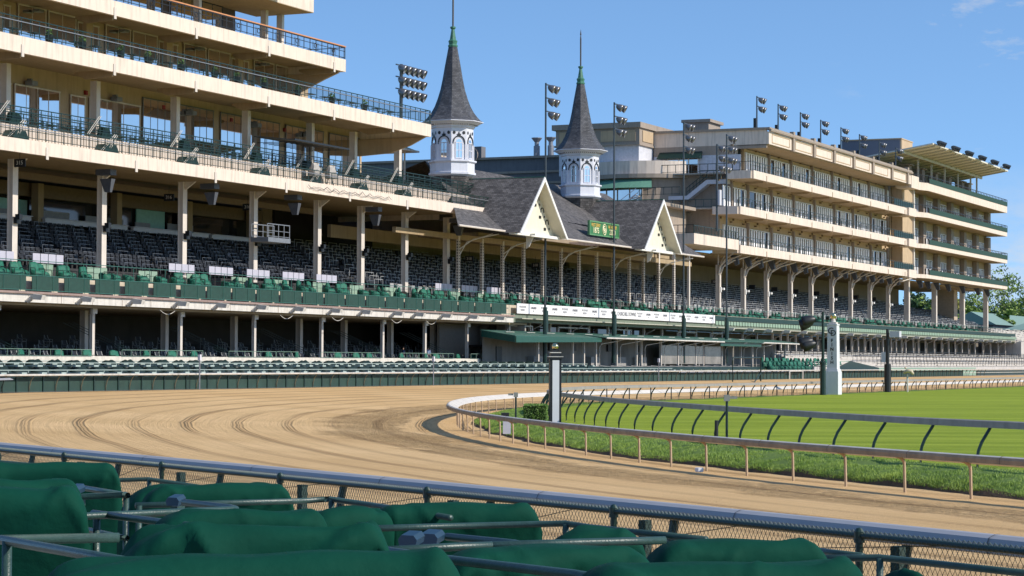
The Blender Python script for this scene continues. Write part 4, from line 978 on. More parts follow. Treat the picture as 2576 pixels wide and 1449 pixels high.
# ================================================================ twin-spire stand
T=thing('twin_spire_stand','old white grandstand with shingled roof, two gables and lattice columns in the middle','grandstand',(245,104,8))
P=lambda n,m,mt,**k: part(n,m,mt,T,**k)
E0,EZ=98.5,16.9; M=.62
GS=[225.3,261.6]; GA=22.8; GM=.97; GT=97.0
def zr(t): return EZ+M*(t-E0)
RT=112.0
s0,s1=208,281.4
mb=MB(); mb.quad((s0,E0,EZ),(s1,E0,EZ),(s1,RT,zr(RT)),(228,RT,zr(RT)),(219,E0+6,zr(E0+6))); mb.quad((228,RT,zr(RT)),(s1,RT,zr(RT)),(s1,121,zr(RT)-3),(228,121,zr(RT)-3)); P('main_roof',mb,ROOF,uvscale=1)
mb=MB(); mb.quad((s0,E0,EZ-.12),(219,E0+6,zr(E0+6)-.2),(228,RT,zr(RT)-.25),(s1,RT,zr(RT)-.25),(s1,E0,EZ-.12)); mb.box((s0,E0-.02,EZ-.14),(s1,E0+.05,EZ-.005)); P('roof_soffit',mb,SOFF)
mb=MB(); mb.lathe([(.10,0),(.1,1)],(0,0,0),4); mb=MB(); mb.bar((s0,E0-.1,EZ-.08),(s1,E0-.1,EZ-.08),.11,6); P('gutter',mb,COLW)
CREAM=mat('cream_board',(.64,.61,.50),.7,var=.05,scale=1,dirt=.12)
TRIM=mat('white_trim',(.76,.74,.70),.5,var=.04)
for i,g in enumerate(GS):
    HW=6.1; zb=16.75
    tb=E0+(GA-EZ)/M                         # where the gable ridge meets the main roof
    m_=MB()
    for sg in (-1,1):
        e=(g+sg*(HW+.25),GT-.4,GA-GM*(HW+.25)); a=(g,GT-.4,GA+.02)
        b=(g,tb,GA+.02); c=(g+sg*(HW+.25),E0,GA-GM*(HW+.25))
        m_.quad(*( (a,e,c,b) if sg<0 else (a,b,c,e)))
    gb=P('gable_roof',m_,ROOF,uvscale=1)
    # recessed gable wall, boarded, with white bargeboards in front
    m_=MB(); m_.prism([(g-HW,GT+.9,zb),(g+HW,GT+.9,zb),(g,GT+.9,GA-.1)],(0,.15,0)); part('gable_wall',m_,CREAM,gb)
    m_=MB()
    for sg in (-1,1):
        m_.add([(g+sg*HW,GT-.4,zb-.15),(g,GT-.4,GA-.1),(g,GT+.9,GA-.1),(g+sg*HW,GT+.9,zb-.15)],[(0,1,2,3) if sg>0 else (3,2,1,0)])
    part('gable_soffit',m_,CREAM,gb)
    m_=MB()
    for sg in (-1,1):
        m_.prism([(g+sg*(HW+.30),GT-.5,GA-GM*(HW+.3)),(g,GT-.5,GA+.05),(g,GT-.5,GA-.42),(g+sg*(HW-.1),GT-.5,GA-GM*(HW+.3)-.05)],(0,.12,0))
    m_.box((g-HW,GT+.3,zb-.25),(g+HW,GT+.95,zb+.05)); m_.box((g-2.2,GT-.3,zb-.18),(g-1.8,GT+.9,zb)); part('bargeboard',m_,TRIM,gb)
    m_=MB()                                  # pierced fretwork
    for sg in (-1,1):
        for q in range(3):
            cx=g+sg*(1.1+1.3*q); cz=20.55-1.22*q
            m_.path([(cx+.42*math.cos(a_),GT+.86,cz+.42*math.sin(a_)) for a_ in np.linspace(-.2,PI+.2,9)],.055,4)
            m_.lathe([(.16,0),(.16,.05)],(0,0,0),8) if False else m_.box((cx-.75*1-.1,GT+.84,cz-.75),(cx-.30,GT+.88,cz-.45)); m_.box((cx+.48,GT+.84,cz-.62),(cx+.68,GT+.88,cz-.40))
    part('fretwork',m_,BLACK,gb)
    m_=MB(); m_.prism([(g,GT+.75,16.7),(g,GT+1.7,16.7),(g,GT+1.7,15.3),(g,GT+1.35,15.5),(g,GT+1.0,16.2)],(.12,0,0)); part('bracket',m_,TRIM,gb)
    m_=MB(); m_.lathe([(.09,0),(.09,.1)],(0,0,0),4); m_=MB(); m_.bar((g,GT-.4,GA+.08),(g,tb,GA+.08),.06,4); part('ridge_cap',m_,COPPER,gb)
# lattice columns
OC=[221.8,227.8,233.2,239,244.5,249.9,255.4,261,266.5,272,277,282.5,288.3,294.1]
HOLE=mat('lattice_dark',(.10,.09,.085),.8)
for k,s in enumerate(OC):
    top=16.6 if s<281.5 else 17.8
    c=P('column',MB().box((s-.2,104.85,10.3),(s+.2,105.15,top)),COLW)
    m_=MB()
    if s<290:
        for z in np.arange(10.5,16.2,.30): m_.box((s-.215,104.92,z),(s-.20,105.08,z+.15)); m_.box((s-.07,104.83,z),(s+.07,104.85,z+.15))
        part('lattice_slot',m_,HOLE,c)
    if k%3==2 or s in (221.8,): 
        m_=MB(); m_.tube([(s,104.8,15.2),(s,104.2,15.6),(s,103.2,16.2),(s,100.3,16.7)],.06,5); m_.tube([(s,104.8,14.6),(s,104.0,15.9),(s,101,16.75)],.05,5); part('curved_brace',m_,TRIM,c)
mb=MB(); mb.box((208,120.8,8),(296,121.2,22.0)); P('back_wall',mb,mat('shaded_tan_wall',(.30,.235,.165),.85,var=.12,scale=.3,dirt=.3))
mb=MB(); mb.box((207,104.9,16.2),(295,105.3,16.75)); mb.box((208,112.8,15.9),(296,113.2,17.2)); P('beam',mb,SOFF)
mb=MB(); mb.box((228,105.5,16.9),(296,120.7,17.3)); P('ceiling',mb,SOFF)
mb=MB(); mb.box((210,120.5,15.3),(232,120.8,20)); P('dark_recess',mb,DARK)
mb=MB()
for a,b in ((206,212),(214,219),(222,229),(231,240)): mb.box((a,119.6,15.2),(b,120.4,15.9))
P('upper_box',mb,mat('box_front_grey',(.16,.14,.12),.8))
# spires
WC=mat('spire_white',(.64,.64,.70),.55,var=.04,dirt=.15)
for i,g in enumerate(GS):
    tc_=107.4; c=(g,tc_,0); ro=PI/8
    tr_=P('spire_tower',MB().lathe([(1.75,18.5),(1.78,20.4),(1.85,21.6),(2.3,23.2),(2.42,23.3)],c,8,ro),ROOF,uvscale=1)
    part('cupola_base',MB().lathe([(2.20,23.1),(2.55,23.35),(2.55,23.55),(2.40,23.62),(2.40,24.55),(2.62,24.7),(2.62,24.86),(2.32,24.9)],c,8,ro),WC,tr_)
    cb=part('cupola_wall',MB().lathe([(2.26,24.86),(2.26,28.3),(2.42,28.4),(2.42,28.55),(2.8,28.72),(3.15,28.9),(3.36,28.98),(3.36,29.05)],c,8,ro),WC,tr_)
    ap=2.26*math.cos(PI/8)
    wn=MB();ar=MB();dk=MB();sill=MB();gl=MB()
    for q in range(8):
        a=q*PI/4; nx,ny=math.cos(a),math.sin(a); tx,ty=-ny,nx
        def pq(u,z,o_=.0): return (g+nx*(ap+o_)+tx*u, tc_+ny*(ap+o_)+ty*u, z)
        gl.quad(*[pq(u,z,.015) for u,z in ((-.34,25.1),(.34,25.1),(.34,26.75),(.24,26.98),(0,27.1),(-.24,26.98),(-.34,26.75))])
        for (u0,u1,z0,z1) in ((-.42,-.34,25.1,26.8),(.34,.42,25.1,26.8),(-.34,.34,25.85,25.92),(-.34,.34,26.65,26.74),(-.03,.03,25.1,26.7),(-.42,.42,25.02,25.1)):
            wn.add([pq(u0,z0,.02),pq(u1,z0,.02),pq(u1,z1,.02),pq(u0,z1,.02),pq(u0,z0,.07),pq(u1,z0,.07),pq(u1,z1,.07),pq(u0,z1,.07)],[(4,5,6,7),(0,1,5,4),(1,2,6,5),(2,3,7,6),(3,0,4,7)])
        ar.path([pq(.62*math.cos(b),26.8+.62*math.sin(b),.04) for b in np.linspace(0,PI,11)],.075,4); ar.path([pq(.66,26.55,.04),pq(.66,26.85,.04)],.05); ar.path([pq(-.66,26.55,.04),pq(-.66,26.85,.04)],.05)
        ar.add([pq(-.16,27.42,.05),pq(.16,27.42,.05),pq(.24,27.62,.05),pq(.08,27.66,.05),pq(0,27.95,.05),pq(-.08,27.66,.05),pq(-.24,27.62,.05)],[tuple(range(7))])
        for u in (-.55,.55): dk.add([pq(u+.17*math.cos(b),27.78+.19*math.sin(b),.03) for b in np.linspace(0,2*PI,11)[:-1]],[tuple(range(10))])
        for sg in (-1,1): sill.add([pq(sg*.86,24.9,.0),pq(sg*.68,24.9,.0),pq(sg*.68,26.55,.0),pq(sg*.86,26.55,.0),pq(sg*.86,24.9,.1),pq(sg*.68,24.9,.1),pq(sg*.68,26.55,.1),pq(sg*.86,26.55,.1)],[(4,5,6,7),(0,1,5,4),(1,2,6,5),(2,3,7,6),(3,0,4,7)])
    wf=part('window_frame',wn,WC,cb); part('pane',gl,GLASS,cb); part('dark_arch',ar,BLACK,cb); part('dark_roundel',dk,BLACK,cb); part('pilaster',sill,WC,cb)
    me=MB()
    for q in range(64):
        a=2*PI*q/64; rr=2.72/ max(math.cos(((a+PI/8)%(PI/4))-PI/8),.5)*math.cos(PI/8)+.02; me.box((g+rr*math.cos(a)-.03,tc_+rr*math.sin(a)-.03,28.62),(g+rr*math.cos(a)+.03,tc_+rr*math.sin(a)+.03,28.72))
    part('dentils',me,BLACK,cb)
    sp=part('spire_roof',MB().lathe([(3.36,29.0),(3.02,29.25),(2.72,29.55),(2.30,30.1),(1.94,30.75),(1.62,31.6),(1.32,32.6),(1.08,33.8),(.86,35.1),(.66,36.2),(.46,37.3)],c,8,ro),SLATE,tr_,uvscale=1)
    part('copper_collar',MB().lathe([(.5,37.2),(.54,37.35),(.42,37.5),(.47,37.75),(.50,37.85),(.34,38.0),(.2,38.9),(.17,39.1),(.30,39.25),(.30,39.4),(.12,39.45)],c,8,ro),COPPER,tr_)
    part('finial',MB().lathe([(.10,39.4),(.10,42.8),(.05,43.2),(.10,43.3),(.01,43.95)],c,8),mat('finial_metal',(.10,.08,.06),.4,.3),tr_)
# the anniversary sign
r=thing('derby_sign','green framed sign with gold lettering standing on the shingled roof','sign',(249.4,99.4,17.8))
mb=MB(); mb.box((244.9,99.4,17.85),(253.9,99.52,19.4)); part('board',mb,mat('sign_green',(.035,.16,.055),.5,var=.08),r)
mb=MB(); mb.box((244.8,99.32,19.30),(254.0,99.6,19.46)); mb.box((244.8,99.32,17.79),(254.0,99.6,17.93)); mb.box((244.8,99.32,17.93),(244.97,99.6,19.3)); mb.box((253.83,99.32,17.93),(254.0,99.6,19.3)); part('frame',mb,mat('sign_frame',(.10,.25,.11),.5),r)
mb=MB()
for s in (245.2,247.3,249.4,251.5,253.6): mb.bar((s,99.56,17.0),(s,99.56,17.85),.05); mb.bar((s,99.56,18.7),(s,102.2,19.3),.04)
part('support',mb,BLACK,r)
GOLDT=mat('gold_lettering',(.80,.48,.10),.5); CRT=mat('cream_lettering',(.85,.76,.48),.5)
FR=(PI/2,0,0)
lettering('lettering','FIRST DERBY',.56,GOLDT,r,(246.85,99.38,18.98),FR,off=.0,sx=.86); lettering('lettering','1875',.90,CRT,r,(246.9,99.38,18.38),FR,off=.006,sx=1.05)
lettering('lettering','146TH DERBY',.56,GOLDT,r,(252.0,99.38,18.98),FR,off=.0,sx=.82); lettering('lettering','2020',.90,CRT,r,(252.0,99.38,18.38),FR,off=.006,sx=1.05)
mb=MB(); mb.path([(249.45+.52*math.cos(a),99.36,18.62+.62*math.sin(a)) for a in np.linspace(0,2*PI,25)],.045,4); part('emblem_ring',mb,CRT,r)
lettering('emblem_letter','C',.8,CRT,r,(249.35,99.37,18.72),FR,off=.02); lettering('emblem_letter','D',.72,CRT,r,(249.58,99.36,18.50),FR,off=.02)
for s,lab in ((227.5,'small black floodlight on the first gable roof valley'),(264.5,'small black floodlight on the second gable roof valley')):
    r=thing('roof_floodlight',lab,'floodlight',(s,100.5,18),'black lights on the shingled roof')
    part('lamp',hood((s,100.5,19.0),.35,.6,(.6,-.5,.4)),BLACK,r); part('stand',MB().bar((s,100.5,17.6),(s,100.5,19.0),.05),BLACK,r)
# ribbon banner along the balcony
r=thing('ribbon_banner','long white sponsor banner along the balcony edge','banner',(260,101,8.5))
part('banner_cloth',MB().box((227.9,100.85,8.5),(292.9,100.95,9.58)),mat('banner_white',(.78,.77,.76),.5,var=.02),r)
BG=mat('banner_grey_print',(.30,.30,.32),.6); mb=MB()
cells_=22; cw=65.0/cells_
for k in range(cells_):
    a=227.9+cw*(k+.5)
    mb.box((a-cw/2,100.835,8.52),(a-cw/2+.03,100.85,9.56))
    if k in (10,11): continue
    if k%2==0:
        lettering('lettering','WOODFORD\nRESERVE',.34,BG,r,(a,100.83,9.05),FR,off=.002,sx=.9)
    else:
        lettering('lettering','LONGINES',.36,mat('banner_dark_print',(.12,.12,.14),.6),r,(a,100.83,9.15),FR,off=.006,sx=.9)
        m2=MB(); m2.add([(a-.28,100.83,8.9),(a+.28,100.83,8.9),(a,100.83,8.72)],[(0,1,2)]); part('wing_mark',m2,BG,r)
lettering('lettering','CHURCHILL DOWNS',.66,mat('banner_dark_print',(.12,.12,.14),.6),r,(227.9+cw*11,100.83,9.05),FR,off=.004,sx=.98)
part('panel_seam',mb,LGREY,r)
# second-level edge further right: dark band, pale green boxes, floor
E=thing('balcony_edge','dark green and pale panelled balcony edge running on to the far end','balcony',(380,101,7.5))
PE=lambda n,m,mt,**k: part(n,m,mt,E,**k)
PE('balcony_floor',MB().box((227.5,101.2,7.6),(486,107,8.3)),OFFW)
PE('dark_band',MB().box((293.2,100.95,8.95),(485,101.05,9.5)),mat('band_green',(.008,.035,.028),.5),)
mb=MB()
for s in np.arange(293.5,485,1.25): mb.box((s,100.93,8.35),(s+1.0,101.0,8.85))
PE('pale_boxes',mb,PGREEN,)
mb=MB(); mb.box((227.5,101.1,7.55),(485,101.25,8.45)); PE('edge_beam',mb,mat('dull_green_edge',(.16,.19,.14),.8,dirt=.3))
mb=MB(); mb.bar((228,100.9,9.55),(485,100.9,9.55),.03); mb.box((228,100.3,7.9),(485,101.1,8.0)); PE('gutter',mb,mat('pale_gutter',(.45,.42,.33),.6,dirt=.3))
for k,s in enumerate([230.7,236.2,242,247.9,253.7,259.8,266,272,278.5,285,291.5,298,304.5,311,317.5,324.9,328.8,332.3,336.4,340,344.6,347.8,355,359,363.5,367.1,371,375,378.8,383,386.6,392,395.4,399.2,402,407.4,411.1,416.3,423,428.7,434.2,439.5,445.2,450.8,456.3,463.4,470.4,477.5,484.5]):
    c=PE('post',MB().box((s-.16,102.9,3.0),(s+.16,103.15,7.6)),COLW); 
    if k%2: part('downpipe',MB().tube([(s+.5,101.6,7.6),(s+.45,101.9,7.3),(s+.2,102.7,6.9),(s+.12,102.75,4)],.05,5),COLW,c)
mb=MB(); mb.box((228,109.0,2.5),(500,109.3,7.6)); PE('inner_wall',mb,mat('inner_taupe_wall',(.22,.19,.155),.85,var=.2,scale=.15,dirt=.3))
mb=MB(); 
for s in np.arange(320,484,13): mb.box((s,108.9,3.2),(s+2.2,109.0,7.2))
PE('dark_doorway',mb,DARK)
PE('floor',MB().box((228,101.5,4.9),(500,109,5.1)),DCONC)
for s0 in (230,243,260,270): PE('glazed_room',MB().box((s0,105,5.1),(s0+5.5,105.1,7.3)),DGLASS)
mb=MB()
for s0,s1_ in ((229.5,236),(243.3,252.5),(260,266.5),(283,290.5),(296,301)): mb.box((s0,102.5,7.15),(s1_,102.6,7.3)); mb.box((s0,102.5,5.2),(s0+.2,102.65,7.2)); mb.box((s1_-.2,102.5,5.2),(s1_,102.65,7.2)); mb.box((s0,102.5,5.15),(s1_,102.6,5.3))
PE('white_window_frame',mb,OFFW)
# seats further along both upper rakes: uncountable mass, dark panels with pale pipe frames
mb=MB()
def box_group(s,t,z,w):
    mb.prism([(s,t+.05,z-.1),(s+w,t+.05,z-.1),(s+w,t+.2,z+.42),(s,t+.2,z+.42)],(0,.06,0),0)
    mb.bar((s,t-.45,z+.50),(s+w,t-.45,z+.50),.032,4,1); mb.bar((s,t-.45,z-.35),(s,t-.45,z+.50),.032,4,1); mb.bar((s+w,t-.45,z-.3),(s+w,t-.45,z+.50),.022,4,1)
for k_ in range(12):
    t,z=107.2+1.1*k_,11.0+.405*k_
    s=206+(k_*1.1)%2.4
    while s<318:
        if rs.random()<.96: box_group(s,t,z,1.75+rs.random()*.15)
        s+=2.35+.25*rs.random()
FRAMEW=mat('pale_box_frame',(.38,.38,.38),.45,.1)
for k_ in range(12):                       # benches and backs under the tan building
    t,z=107.2+1.1*k_,11.0+.405*k_
    s=318+(k_*1.7)%3
    end=482-0
    while s<end:
        lim=15.6-(max(0,s-444)*.09)
        if z<lim:
            L_=rs.choice((2.2,2.8,3.4)); mb.prism([(s,t,z-.25),(s+L_,t,z-.25),(s+L_,t+.12,z+.30),(s,t+.12,z+.30)],(0,.06,0),0); mb.box((s+.2,t-.3,z+.06),(s+L_-.2,t-.15,z+.13),1)
            if s<370: mb.bar((s,t-.4,z-.3),(s,t-.4,z+.4),.03,4,1); mb.bar((s,t-.4,z+.4),(s+L_,t-.4,z+.4),.028,4,1)
            s+=L_+rs.choice((.25,.4,.5))
        else: s+=3
solo('stadium_seats',mb,[SEATD,FRAMEW],'rows of dark seats with pale frames under the gabled roof and the tan building','seats',(300,107,11),kind='stuff')
mb=MB()                                     # pale boxes and chairs at the foot of the rake
for s in np.arange(208,470,1.6):
    if rs.random()<.6: z=10.2+rs.random()*.3; mb.box((s,106.0,z),(s+rs.uniform(.7,1.2),106.1,z+.75))
    if rs.random()<.75: a=s+rs.random(); mb.tube([(a,105.6,10),(a,105.6,10.9),(a+.05,106,11.1),(a+.6,106,11.1),(a+.6,105.6,10.8),(a+.6,105.6,10)],.035,4)
solo('front_boxes',mb,[mat('mixed_pale',(.36,.35,.34),.6,var=.3,scale=.4)],'pale boxes and steel chair frames at the foot of the long seating rake','furniture',(300,106,10),kind='stuff')

# ================================================================ tan suites building
B=thing('tan_suites_building','tall tan building with four balcony bands on bracketed columns, right of centre','building',(360,102,8))
P=lambda n,m,mt,**k: part(n,m,mt,B,**k)
LV=[(19.65,18.5,307.0,22.75),(25.05,23.95,307.0,28.35),(30.5,29.35,312.9,33.85)]
for z1,z0,sa,wt in LV:
    f=P('fascia',MB().box((sa,102,z0),(399,102.3,z1)).box((sa-.35,102.31,z0),(sa,106,z1)).box((399.0,101.6,z0-.15),(404.2,104,z1+.1)).box((404.2,103.0,z0),(404.6,106,z1)),TAN)
    P('deck',MB().box((sa,102.31,z1-.3),(399,106,z1-.06)),TAN)
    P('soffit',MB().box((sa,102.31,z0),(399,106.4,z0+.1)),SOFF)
    m_=MB()
    for s in np.arange(318.8,399,11.25): m_.box((s,101.93,z0-.35),(s+.12,101.99,z0+.75)); m_.prism([(s-.2,102.4,z0-.25),(s-.2,104.9,z0-.4),(s-.2,105.6,z0+.2),(s-.2,102.4,z0+.2)],(.12,0,0)) 
    P('bracket',m_,SOFF)
    m_=railing(MB(),sa-.3,404,102.05,z1,z1+1.2,1.5,mid=.7,r=.035)
    if sa>310: railing_t(m_,sa-.3,102.05,106,z1,z1+1.25,4)
    for s in np.arange(sa+1,398,2.1):       # table and chair frames on the balcony
        if rs.random()<.9: m_.tube([(s,102.7,z1),(s,102.7,z1+1.0),(s+.35,102.9,z1+1.02),(s+.35,102.9,z1)],.035,4)
    P('railing',m_,DGREEN)
    P('glass_guard',MB().box((391,102.1,z1+.1),(404,102.13,z1+1.1)),DGREEN)
    P('wall',MB().box((310.0 if z0<19 else (315.8 if z0<25 else 321.9),106.45,z0),(403.5,106.9,z1+(5.4 if z1<20 else 5.3 if z1<26 else 4.0))),TANW)
    m_=MB()
    for s in np.arange(sa+3,402,5.6): m_.box((s,106.1,wt+.55),(s+.3,106.45,wt+.75)); m_.box((s+1.2,106.2,wt+.9),(s+1.35,106.45,wt+1.25))
    P('wall_lamp',m_,mat('bronze_lamp',(.16,.11,.06),.5))
    # window banks: dark glass with white folded shutters
    for q,s in enumerate(np.arange(322.4 if sa>310 else 312.4+.0,402,11.25)):
        a=s; b=min(s+10.2,402.6); n=max(4,int((b-a)/1.05)); m_=MB()
        m_.box((a-.12,106.3,wt),(b+.12,106.44,wt+.13)); m_.box((a-.12,106.25,z1),(a,106.44,wt)); m_.box((b,106.25,z1),(b+.12,106.44,wt))
        wf=P('window',m_,WHITE); part('pane',MB().box((a,106.38,z1),(b,106.43,wt)),DGLASS,wf)
        m_=MB()
        for j in range(n):
            x=a+(b-a)*j/n
            if rs.random()<.93: m_.box((x,106.22,z1+.05),(x+.58,106.3,wt-.04))
        part('blinds',m_,mat('blind_white',(.85,.86,.88),.7),wf)
        P('mast_plate',MB().box((b+.35,106.0,z1),(b+.75,106.44,wt+.9)),TANG)
# roof parapet
m_=MB(); m_.box((319,102,34.6),(400.8,106.5,34.75)); P('roof_soffit',m_,SOFF)
m_=MB(); m_.box((319,101.7,34.75),(400.8,102.05,36.55)); m_.box((319,102.06,34.75),(319.4,119.3,36.8)); P('parapet',m_,TAN)
m_=MB(); m_.bar((318.9,101.5,36.75),(400.9,101.5,36.75),.24,6); m_.box((318.8,101.5,36.85),(401,102.2,37.15)); m_.box((318.75,102.2,36.8),(319.5,119.3,37.15)); P('cornice',m_,TANG)
m_=MB()
for s in (330,340.7,351.6,362.9,374.6,386.8,397.5): m_.box((s,101.4,34.6),(s+.9,102.0,37.5))
P('parapet_pier',m_,TANG)
m_=MB()
for s in (319.8,331.2,341.9,352.8,364.1,375.8,388):
    m_.box((s+.6,101.64,35.0),(s+9.2,101.7,35.12)); m_.box((s+.6,101.64,36.2),(s+9.2,101.7,36.32)); m_.box((s+.6,101.64,35.12),(s+.75,101.7,36.2)); m_.box((s+9.05,101.64,35.12),(s+9.2,101.7,36.2))
P('parapet_moulding',m_,TANW)
m_=MB(); m_.box((400.8,101.6,34.2),(406,104.5,36.4)); P('end_block',m_,TAN)
m_=MB(); m_.box((319.41,106.5,36.3),(440,121,36.7)); P('roof_deck',m_,GREYP)
# wall that looks back along the course (in shade)
m_=MB(); m_.box((319,106.5,33.4),(319.35,119.3,34.75)); m_.box((319,102.06,34.2),(319.35,106.5,34.75)); P('wing_band',m_,TANG)
m_=MB(); m_.box((319.0,106.0,30.4),(319.3,119.3,33.4)); P('white_wall_panel',m_,mat('cool_white_stucco',(.52,.53,.58),.8,dirt=.15))
m_=MB(); m_.box((318.8,112.4,30.5),(318.98,117.0,32.9)); w_=P('terrace_door',m_,GLASS)
m_=MB(); 
for t in (112.3,113.8,115.3,117.0): m_.box((318.7,t,30.5),(318.8,t+.12,33.0))
part('door_frame',m_,WHITE,w_); P('door_awning',MB().prism([(318.9,111.8,34.0),(317.6,111.8,32.95),(318.9,111.8,32.95)],(0,6.6,0)),DGREEN)
P('end_wall',MB().box((315.4,106.0,24.96),(315.79,119.3,30.3)),TANG); P('end_wall',MB().box((309.6,106.0,19.4),(309.99,124,24.79)),TANG)
m_=MB(); m_.box((313.4,106.4,30.2),(319.3,119,30.4)); m_.box((307.3,103,24.8),(313.3,124,24.95)); P('side_terrace',m_,CONC)
m_=MB()
railing_t(m_,313.0,104,118.6,30.45,31.6,12,r=.05); railing_t(m_,307.0,104,120,25.0,26.1,14,r=.05); railing_t(m_,288.1,102.1,110,20.3,21.4,7,r=.05)
P('railing',m_,DGREEN)
m_=MB()
for (sx,tz,zc) in ((315.38,110.0,26.4),(309.58,111.0,21.1)):     # blind arches with keystone
    pts=[(sx,tz+2.3*math.cos(a),zc+2.3*math.sin(a)) for a in np.linspace(0,PI,17)]; m_.path(pts,.09,4); pts=[(sx,tz+1.7*math.cos(a),zc+1.7*math.sin(a)) for a in np.linspace(0,PI,17)]; m_.path(pts,.06,4)
    m_.box((sx-.12,tz-.22,zc+1.7),(sx,tz+.22,zc+2.6)); m_.box((sx-.1,tz-.9,zc+3.0),(sx,tz+.9,zc+3.35))
    for tt in (-3.7,3.7):
        for a in np.linspace(0,2*PI,9)[:-1]: m_.lathe([(.12,0),(.12,.05)],(0,0,0),3) if False else m_.path([(sx,tz+tt,zc+2.2),(sx,tz+tt+.5*math.cos(a),zc+2.2+.5*math.sin(a))],.05,4)
P('relief_moulding',m_,mat('relief_taupe',(.33,.27,.215),.85))  # mouldings in nearly the same taupe as the wall
m_=MB(); m_.prism([(315.3,106.3,29.4),(315.3,109.4,29.4),(315.3,112.4,27.2),(315.3,118.6,27.2),(315.3,118.6,26.6),(315.3,112.2,26.6),(315.3,109.2,28.8),(315.3,106.3,28.8)],(-1.4,0,0)); P('stair_landing',m_,LGREY)
m_=MB(); railing_t(m_,311.2,106.3,109.4,29.4,30.5,3,r=.05); m_.bar((313.9,109.4,30.5),(313.9,112.4,28.3),.06); m_.bar((313.9,109.4,29.9),(313.9,112.4,27.7),.05); railing_t(m_,311.2,112.4,118.6,27.2,28.3,5,r=.05); 
for q in range(7): m_.bar((313.9,109.4+.5*q,29.4-.36*q),(313.9,109.4+.5*q,30.5-.36*q),.04)
P('stair_railing',m_,DGREEN)
m_=MB()
for q in range(16): m_.box((310.2,118.8+.28*q,27.1-.19*q),(312.4,119.08+.28*q,27.2-.19*q))
P('stair_flight',m_,CONC)
m_=MB()
for o_ in (310.2,312.4): m_.bar((o_,118.7,28.2),(o_,123.2,25.1),.06); m_.bar((o_,118.7,27.4),(o_,123.2,24.4),.09)
P('stair_railing',m_,LGREY)
# projecting upper box on the left and its curved lounge
m_=MB(); m_.box((313.0,119.3,34.9),(330,132.4,37.6)); P('upper_box',m_,TANG)
m_=MB(); m_.box((312.6,119.0,37.2),(331,132.9,38.0)); m_.box((312.8,119.2,34.7),(330,132.6,34.95)); P('upper_cornice',m_,TANG)
m_=MB(); m_.box((313.3,119.5,30.5),(330,132.0,34.7)); P('white_wall_panel',m_,MT['cool_white_stucco'])
m_=MB(); m_.box((312.93,119.9,35.3),(312.99,125.3,36.9)); m_.box((312.93,126.2,35.3),(312.99,131.8,36.9)); m_.box((314.2,119.2,35.3),(318.4,119.29,36.9)); P('recessed_panel',m_,TANW)
cc=(322,121,0)
def arcband(z0,z1,r_,m,a0=PI*.62,a1=PI*1.28,nm='curved_wall'):
    mm=MB(); n=18
    for k in range(n):
        a=a0+(a1-a0)*k/n; b=a0+(a1-a0)*(k+1)/n
        q=[(cc[0]+r_*math.cos(x)*1.0,cc[1]-(-r_*math.sin(x)*-1.0)*-1,z) for x,z in ((a,z0),(b,z0),(b,z1),(a,z1))]
        mm.quad(*q); 
    # closing top
    mm.add([(cc[0]+r_*math.cos(a0+(a1-a0)*k/n),cc[1]+r_*math.sin(a0+(a1-a0)*k/n),z1) for k in range(n+1)]+[(cc[0],cc[1],z1)],[tuple(range(n+2))])
    return P(nm,mm,m)
arcband(30.4,32.3,10.4,TAN); arcband(29.8,30.4,10.9,TANG); arcband(24.7,29.8,10.0,TANG); arcband(25.2,28.6,10.1,GLASS,PI*.72,PI*1.08,'curved_window'); 
m_=MB()
for a in np.linspace(PI*.72,PI*1.08,7): m_.bar((cc[0]+10.15*math.cos(a),cc[1]+10.15*math.sin(a),25.2),(cc[0]+10.15*math.cos(a),cc[1]+10.15*math.sin(a),28.6),.09)
P('mullion',m_,TANG)
mm=MB(); n=10
for k in range(n):
    a=PI*.70+PI*.42*k/n; b=PI*.70+PI*.42*(k+1)/n
    mm.quad((cc[0]+10.2*math.cos(a),cc[1]+10.2*math.sin(a),29.7),(cc[0]+12.2*math.cos(a),cc[1]+12.2*math.sin(a),28.3),(cc[0]+12.2*math.cos(b),cc[1]+12.2*math.sin(b),28.3),(cc[0]+10.2*math.cos(b),cc[1]+10.2*math.sin(b),29.7))
P('green_awning',mm,mat('faded_awning',(.10,.24,.17),.7))
# lower left balcony box and terrace
m_=MB(); m_.box((288.1,102.1,18.9),(306.6,102.4,20.3)); m_.box((288.1,102.4,18.9),(288.4,110,20.3)); m_.box((288.4,102.41,18.9),(306.6,120,19.4)); P('lower_balcony',m_,TAN)
P('railing',railing(MB(),288.1,306.6,102.15,20.3,21.35,1.4,picket=.3,r=.05),DGREEN)
P('lower_wall',MB().box((294,110,16.8),(307,110.4,24.9)).box((293.7,110.4,16.8),(294,128,24.9)),TANG)
m_=MB(); m_.box((294,108.5,24.5),(307,120,24.95)); P('side_terrace',m_,TANG)
# bracketed steel columns
RC=[309.3,320.4,331.3,343.3,354.3,365.9,377.2,389.2,401.4]
for s in RC:
    c=P('column',hcol(MB(),s,106,9.9,17.0,.62,.62),COLW)
    m_=MB()
    for sg,L_ in ((-1,2.6),(1,5.2)):
        m_.tube([(s+sg*.25,105.9,15.6),(s+sg*.6,105.6,16.7),(s+sg*L_*.5,104.6,17.7),(s+sg*L_,103.0,18.45)],.10,5)
        m_.tube([(s+sg*.1,105.8,16.6),(s+sg*.8,105.3,17.5),(s+sg*L_*.6,104.5,18.3)],.07,5)
    m_.tube([(s,105.7,15.6),(s,105.2,16.8),(s,104.2,17.7),(s,102.6,18.4)],.10,5); m_.box((s-.12,105.95,17),(s+.12,106.1,18.5))
    part('branch_bracket',m_,COLW,c); part('lamp_box',MB().box((s-.15,105.55,13.2),(s+.15,105.7,13.9)).box((s+.3,105.3,13.5),(s+.8,105.7,13.8)),WHITE,c)
